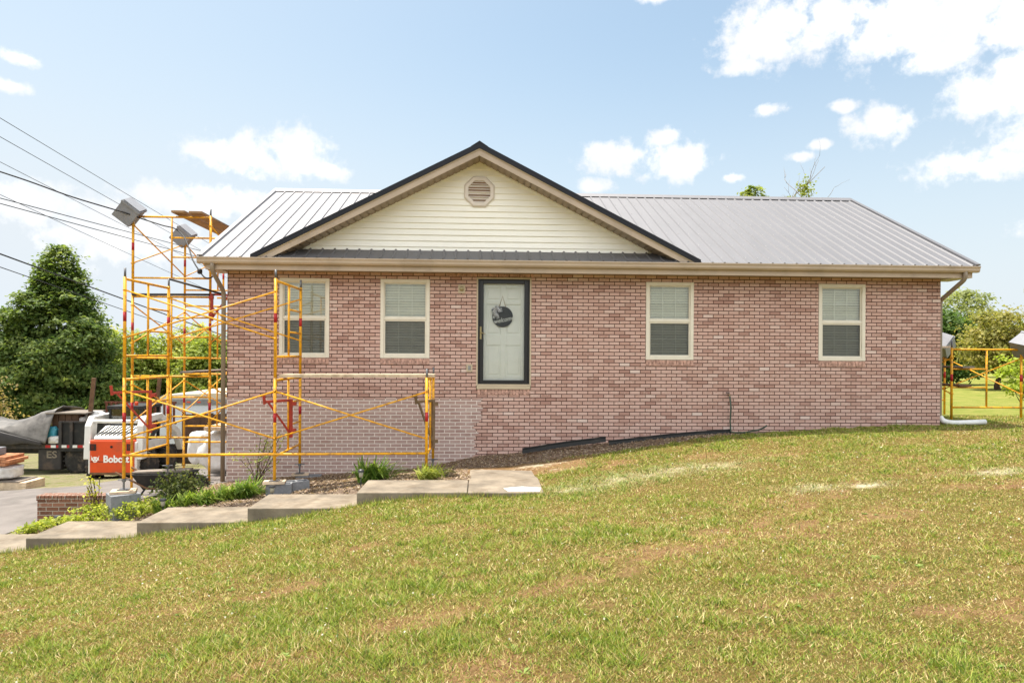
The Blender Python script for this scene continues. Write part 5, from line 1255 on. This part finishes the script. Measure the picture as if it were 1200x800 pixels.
strap_clump('daylily', 'light green strap leaved clump at the right scaffold foot', -.78, -2.1, 170, .34, .012, G((110, 132, 52), (160, 170, 84), (196, 196, 120)), 2, lg, .24)
strap_clump('daylily', 'dark strap leaved clump left of the middle scaffold block', -3.72, -1.85, 190, .46, .013, LG, 3, lg, .20)
for i, (x, lb_) in enumerate([(-4.95, 'low strap leaved clump at the left end of the row above the second slab'), (-4.6, 'low strap leaved clump, second in the row above the walk'), (-4.28, 'low strap leaved clump in the middle of the row above the walk'), (-3.98, 'low strap leaved clump at the right end of the row above the walk')]):
    strap_clump('daylily', lb_, x, -2.0+.12*(i % 2), 170, .34, .013, G((88, 116, 44), (126, 150, 62), (170, 180, 92)), 10+i, lg, .2)
def leafy(name, label, pts, n, leaf, cols, seed, sig, cat='plant', grp=None, up=.5, stems=True):
    rg = np.random.default_rng(seed); P = np.array(pts)[rg.integers(0, len(pts), n)]+rg.normal(size=(n, 3))*np.array(sig)
    gnd = gz(P[:, 0], P[:, 1]); P[:, 2] = np.maximum(P[:, 2]+0, gnd+.01)
    nn = unit(n, rg)+np.array([0, 0, up]); nn /= np.linalg.norm(nn, axis=1, keepdims=True)
    e = empty(name, (pts[0][0], pts[0][1], g1(pts[0][0], pts[0][1])), label=label, cat=cat, group=grp)
    quads('foliage', leaves(P, nn, leaf, rg), palette(cols, rg, n)*rg.uniform(.8, 1.2, n)[:, None], M['leaf'], e)
    if stems:
        s_ = MB()
        for q in range(14):
            a = Vector((pts[0][0]+rg.normal()*.03, pts[0][1]+rg.normal()*.03, g1(pts[0][0], pts[0][1])-.02)); b = Vector(P[rg.integers(n)]); s_.tube([a, a.lerp(b, .5)+Vector((0, 0, .05)), b], .006, 5)
        s_.build('stem', M['bark'], e)
    return e
sx, sy = -5.0, -1.45; sz = g1(sx, sy)
leafy('round_shrub', 'dark green rounded shrub beside the grey block stack', [(sx, sy, sz+.30), (sx-.14, sy, sz+.22), (sx+.16, sy, sz+.24), (sx, sy-.1, sz+.16)], 1700, .028, G((52, 66, 40), (84, 96, 54), (120, 124, 78)), 21, (.15, .14, .12), 'shrub')
sx, sy = -3.95, -.75; sz = g1(sx, sy)
leafy('weed_sapling', 'thin pale leafed sapling growing against the wall left of the middle scaffold leg', [(sx+.02*k, sy+.1*math.sin(k), sz+.12+.075*k) for k in range(9)]+[(sx+.25, sy-.1, sz+.55), (sx+.45, sy-.15, sz+.85), (sx-.3, sy, sz+.5)], 330, .026, G((150, 164, 92), (186, 192, 128)), 22, (.13, .09, .06), 'sapling')
sx, sy = -6.15, -1.75; sz = g1(sx, sy)
leafy('vine_sprig', 'yellow green sprig standing up in front of the brick garden wall', [(sx-.02*k, sy, sz+.1+.07*k) for k in range(9)], 150, .028, G((170, 172, 60), (196, 196, 92)), 23, (.06, .05, .04), 'plant')
cpts = []; rg = np.random.default_rng(77)
for k in range(160):
    x = rg.uniform(-7.1, -5.1); y = rg.uniform(-2.28, -1.62)
    if x < -6.0 and y > -1.7: y -= .2
    cpts.append((x, y, g1(x, y)+rg.uniform(.0, .12+.12*(x > -6.4))))
cr_ = leafy('ground_creeper', 'x', cpts, 3400, .026, G((126, 144, 52), (158, 170, 70), (192, 194, 104)), 24, (.05, .04, .025), stems=False, up=1.0)
for ch in list(cr_.children):
    ch.parent = None; ch.location = cr_.location; ch.name = 'ground_creeper'; tag(ch, 'yellow green ground cover creeping between the walk and the brick garden wall', 'ground cover', kind='stuff')
bpy.data.objects.remove(cr_)

# mulch chips and litter in the bed
def gzi(x, y):
    i = np.clip(np.searchsorted(xs, x)-1, 0, len(xs)-2); j = np.clip(np.searchsorted(ys, y)-1, 0, len(ys)-2)
    fx = (x-xs[i])/(xs[i+1]-xs[i]); fy = (y-ys[j])/(ys[j+1]-ys[j])
    return (GZ[j, i]*(1-fx)+GZ[j, i+1]*fx)*(1-fy)+(GZ[j+1, i]*(1-fx)+GZ[j+1, i+1]*fx)*fy
rg = np.random.default_rng(9); n = 26000
x = rg.uniform(-6.8, 5.2, n); y = rg.uniform(-2.32, -.02, n); mk = masks(x, y)
k = (rg.random(n) < np.clip(mk[1]*1.1-.1, 0, 1)) & ~((x > -.12) & (x < .95) & (y < -1.28)); x, y = x[k], y[k]; n = len(x)
nn = unit(n, rg)*.7+np.array([0, 0, 1]); nn /= np.linalg.norm(nn, axis=1, keepdims=True)
V = leaves(np.stack([x, y, gzi(x, y)+.012], 1), nn, .024, rg, .35)
tag(quads('mulch_chips', V, palette(G((112, 92, 78), (158, 138, 120), (204, 186, 164), (134, 106, 84), (172, 150, 128)), rg, n), M['blade']), 'brown bark mulch and dead leaves in the flower bed along the wall', 'mulch', kind='stuff')
# grass
def grass(seed, NB):
    rg = np.random.default_rng(seed); px_, py_, ww = [], [], []
    total = 0
    while total < NB:
        m_ = NB*2; w_ = 2.6+13.6*rg.random(m_)**1.25; t = rg.uniform(-.95, .95, m_)
        X = w_*(math.sin(R(2.58))+t*math.cos(R(2.58))); Y = w_*(math.cos(R(2.58))-t*math.sin(R(2.58)))-CAM_D
        b_, mu, li, ya = masks(X, Y)
        keep = ((Y < -3.34) | (X > .93)) & ((Y < .05) | (X > 9.06)) & (X > -9.5) & (X < 16)
        n1_ = fbm(X*.8+5, Y*.8); n3 = fbm(X*2.6, Y*2.6+8)
        p = np.clip(1.15-.95*b_-1.3*mu-.25*li-ya*1.2, 0.0, 1)*np.clip(.35+1.3*n3, 0, 1)
        keep &= rg.random(m_) < p
        px_.append(X[keep]); py_.append(Y[keep]); ww.append(w_[keep]); total += keep.sum()
    X = np.concatenate(px_)[:NB]; Y = np.concatenate(py_)[:NB]; w_ = np.concatenate(ww)[:NB]; n = len(X)
    n1_ = fbm(X*.45+5, Y*.45); n2_ = fbm(X*1.7, Y*1.7+8); n3 = fbm(X*5, Y*5+3, 3); n4 = fbm(X*11+3, Y*11, 2)
    g_ = n1_*.35+n2_*.45+n3*.35+n4*.25+rg.normal(0, .05, n)                 # how green and thick a spot is
    g_ = sm(g_-.10*sm(X, .5, 4.0)*sm(-Y, 2.5, 5.0), .54, .87)
    keep = rg.random(n) < .78+.22*g_
    X, Y, w_, n1_, n2_, n3, n4, g_ = [q[keep] for q in (X, Y, w_, n1_, n2_, n3, n4, g_)]; n = len(X)
    h = rg.uniform(.010, .032, n)*(.60+.75*g_)*(1+.9*(n3 > .62)*rg.random(n))*np.clip(.65+w_/14, 0, 1.05)
    wd = (.0014+.00048*w_)*rg.uniform(.7, 1.4, n)
    a = rg.uniform(0, 2*math.pi, n); d = np.stack([np.cos(a), np.sin(a), np.zeros(n)], 1); b = rg.uniform(0, 2*math.pi, n); s = np.stack([np.cos(b), np.sin(b), np.zeros(n)], 1)
    base = np.stack([X, Y, gzi(X, Y)-.003], 1); lean = rg.uniform(.2, 1.8, n)[:, None]*h[:, None]
    tip = base+d*lean+np.array([0, 0, 1.])*h[:, None]
    V = np.stack([base-s*wd[:, None], base+s*wd[:, None], tip], 1)
    gr = np.array(lin(112, 138, 50)[:3]); yg = np.array(lin(168, 172, 76)[:3]); st = np.array(lin(222, 202, 154)[:3]); br = np.array(lin(164, 132, 86)[:3]); dk = np.array(lin(66, 90, 34)[:3])
    g_ = g_*(1-.9*np.clip(masks(X, Y)[0]*1.3, 0, 1))
    f = rg.random(n)[:, None]; f = np.where(rg.random(n)[:, None] < .5, f, f*f); gcol = gr*(1-f)+yg*f; dcol = br*(1-f)+(st*.55+yg*.45)*f
    isg = rg.random(n) < .32+.63*g_
    c = np.where(isg[:, None], gcol, dcol)
    lm = np.clip(masks(X, Y)[2], 0, .8)[:, None]*rg.random(n)[:, None]; c = c*(1-lm)+np.array(lin(226, 220, 196)[:3])*lm
    pk = rg.random(n); c[pk < .06] = st; c[(pk > .84) & isg] = dk; c[(pk > .90) & ~isg] = np.array(lin(120, 84, 54)[:3])
    return quads('grass', V, c, M['blade'], nv=3)
tag(grass(5, 900000), 'short patchy lawn grass, green and straw coloured', 'grass', kind='stuff')
# broad leaved weeds and clover heads
rg = np.random.default_rng(12); V = []; C_ = []
for k in range(150):
    w_ = 3.2+9*rg.random(); t = rg.uniform(-.8, .8); X = w_*(.045+t); Y = w_*(1-t*.045)-CAM_D
    if (Y > -3.4 and X < 1.2) or Y > -.6 or X < -8: continue
    z = float(gzi(np.array([X]), np.array([Y]))[0]); m_ = rg.integers(5, 11); sz = rg.uniform(.02, .05)
    col = np.array(palette(G((104, 132, 60), (140, 160, 84)), rg, 1)[0])
    for j in range(m_):
        a = rg.uniform(0, 2*math.pi); d = np.array([math.cos(a), math.sin(a), rg.uniform(.15, .7)]); s_ = np.array([-d[1], d[0], 0])*sz*.22; p = np.array([X, Y, z])
        V.append([p, p+d*sz*.5+s_, p+d*sz*np.array([1, 1, .5]), p+d*sz*.5-s_]); C_.append(col*rg.uniform(.8, 1.2))
for k in range(900):
    w_ = 4+8*rg.random(); t = rg.uniform(-.8, .8); X = w_*(.045+t); Y = w_*(1-t*.045)-CAM_D
    if (Y > -3.4 and X < 1.2) or Y > -.6 or X < -8: continue
    z = float(gzi(np.array([X]), np.array([Y]))[0])+rg.uniform(.02, .05); r_ = .006+.0005*w_; p = np.array([X, Y, z]); u = unit(1, rg)[0]*r_; v_ = np.cross(u, unit(1, rg)[0])
    V.append([p-u, p-v_, p+u, p+v_]); C_.append(np.array(lin(225, 222, 205)[:3])*rg.uniform(.7, 1))
for k in range(2600):
    X = rg.uniform(-7.2, .95); Y = -3.325+rg.normal()*.018; z = float(gzi(np.array([X]), np.array([Y-.04]))[0]); hh = rg.uniform(.02, .085)*(.4+fbm(np.array([X*2.]), np.array([1.]))[0]); a = rg.uniform(0, 6.3)
    u = np.array([math.cos(a), math.sin(a), 0])*.004; p = np.array([X, Y, z]); t_ = p+np.array([rg.normal()*.02, rg.normal()*.02, hh])
    V.append([p-u, p+u, t_+u*.2, t_-u*.2]); C_.append(np.array(palette(G((104, 132, 50), (150, 160, 70), (200, 180, 124)), rg, 1)[0]))
tag(quads('lawn_weeds', np.array(V), np.array(C_), M['blade']), 'broad leaved weeds and pale clover heads scattered in the lawn', 'weeds', kind='stuff')
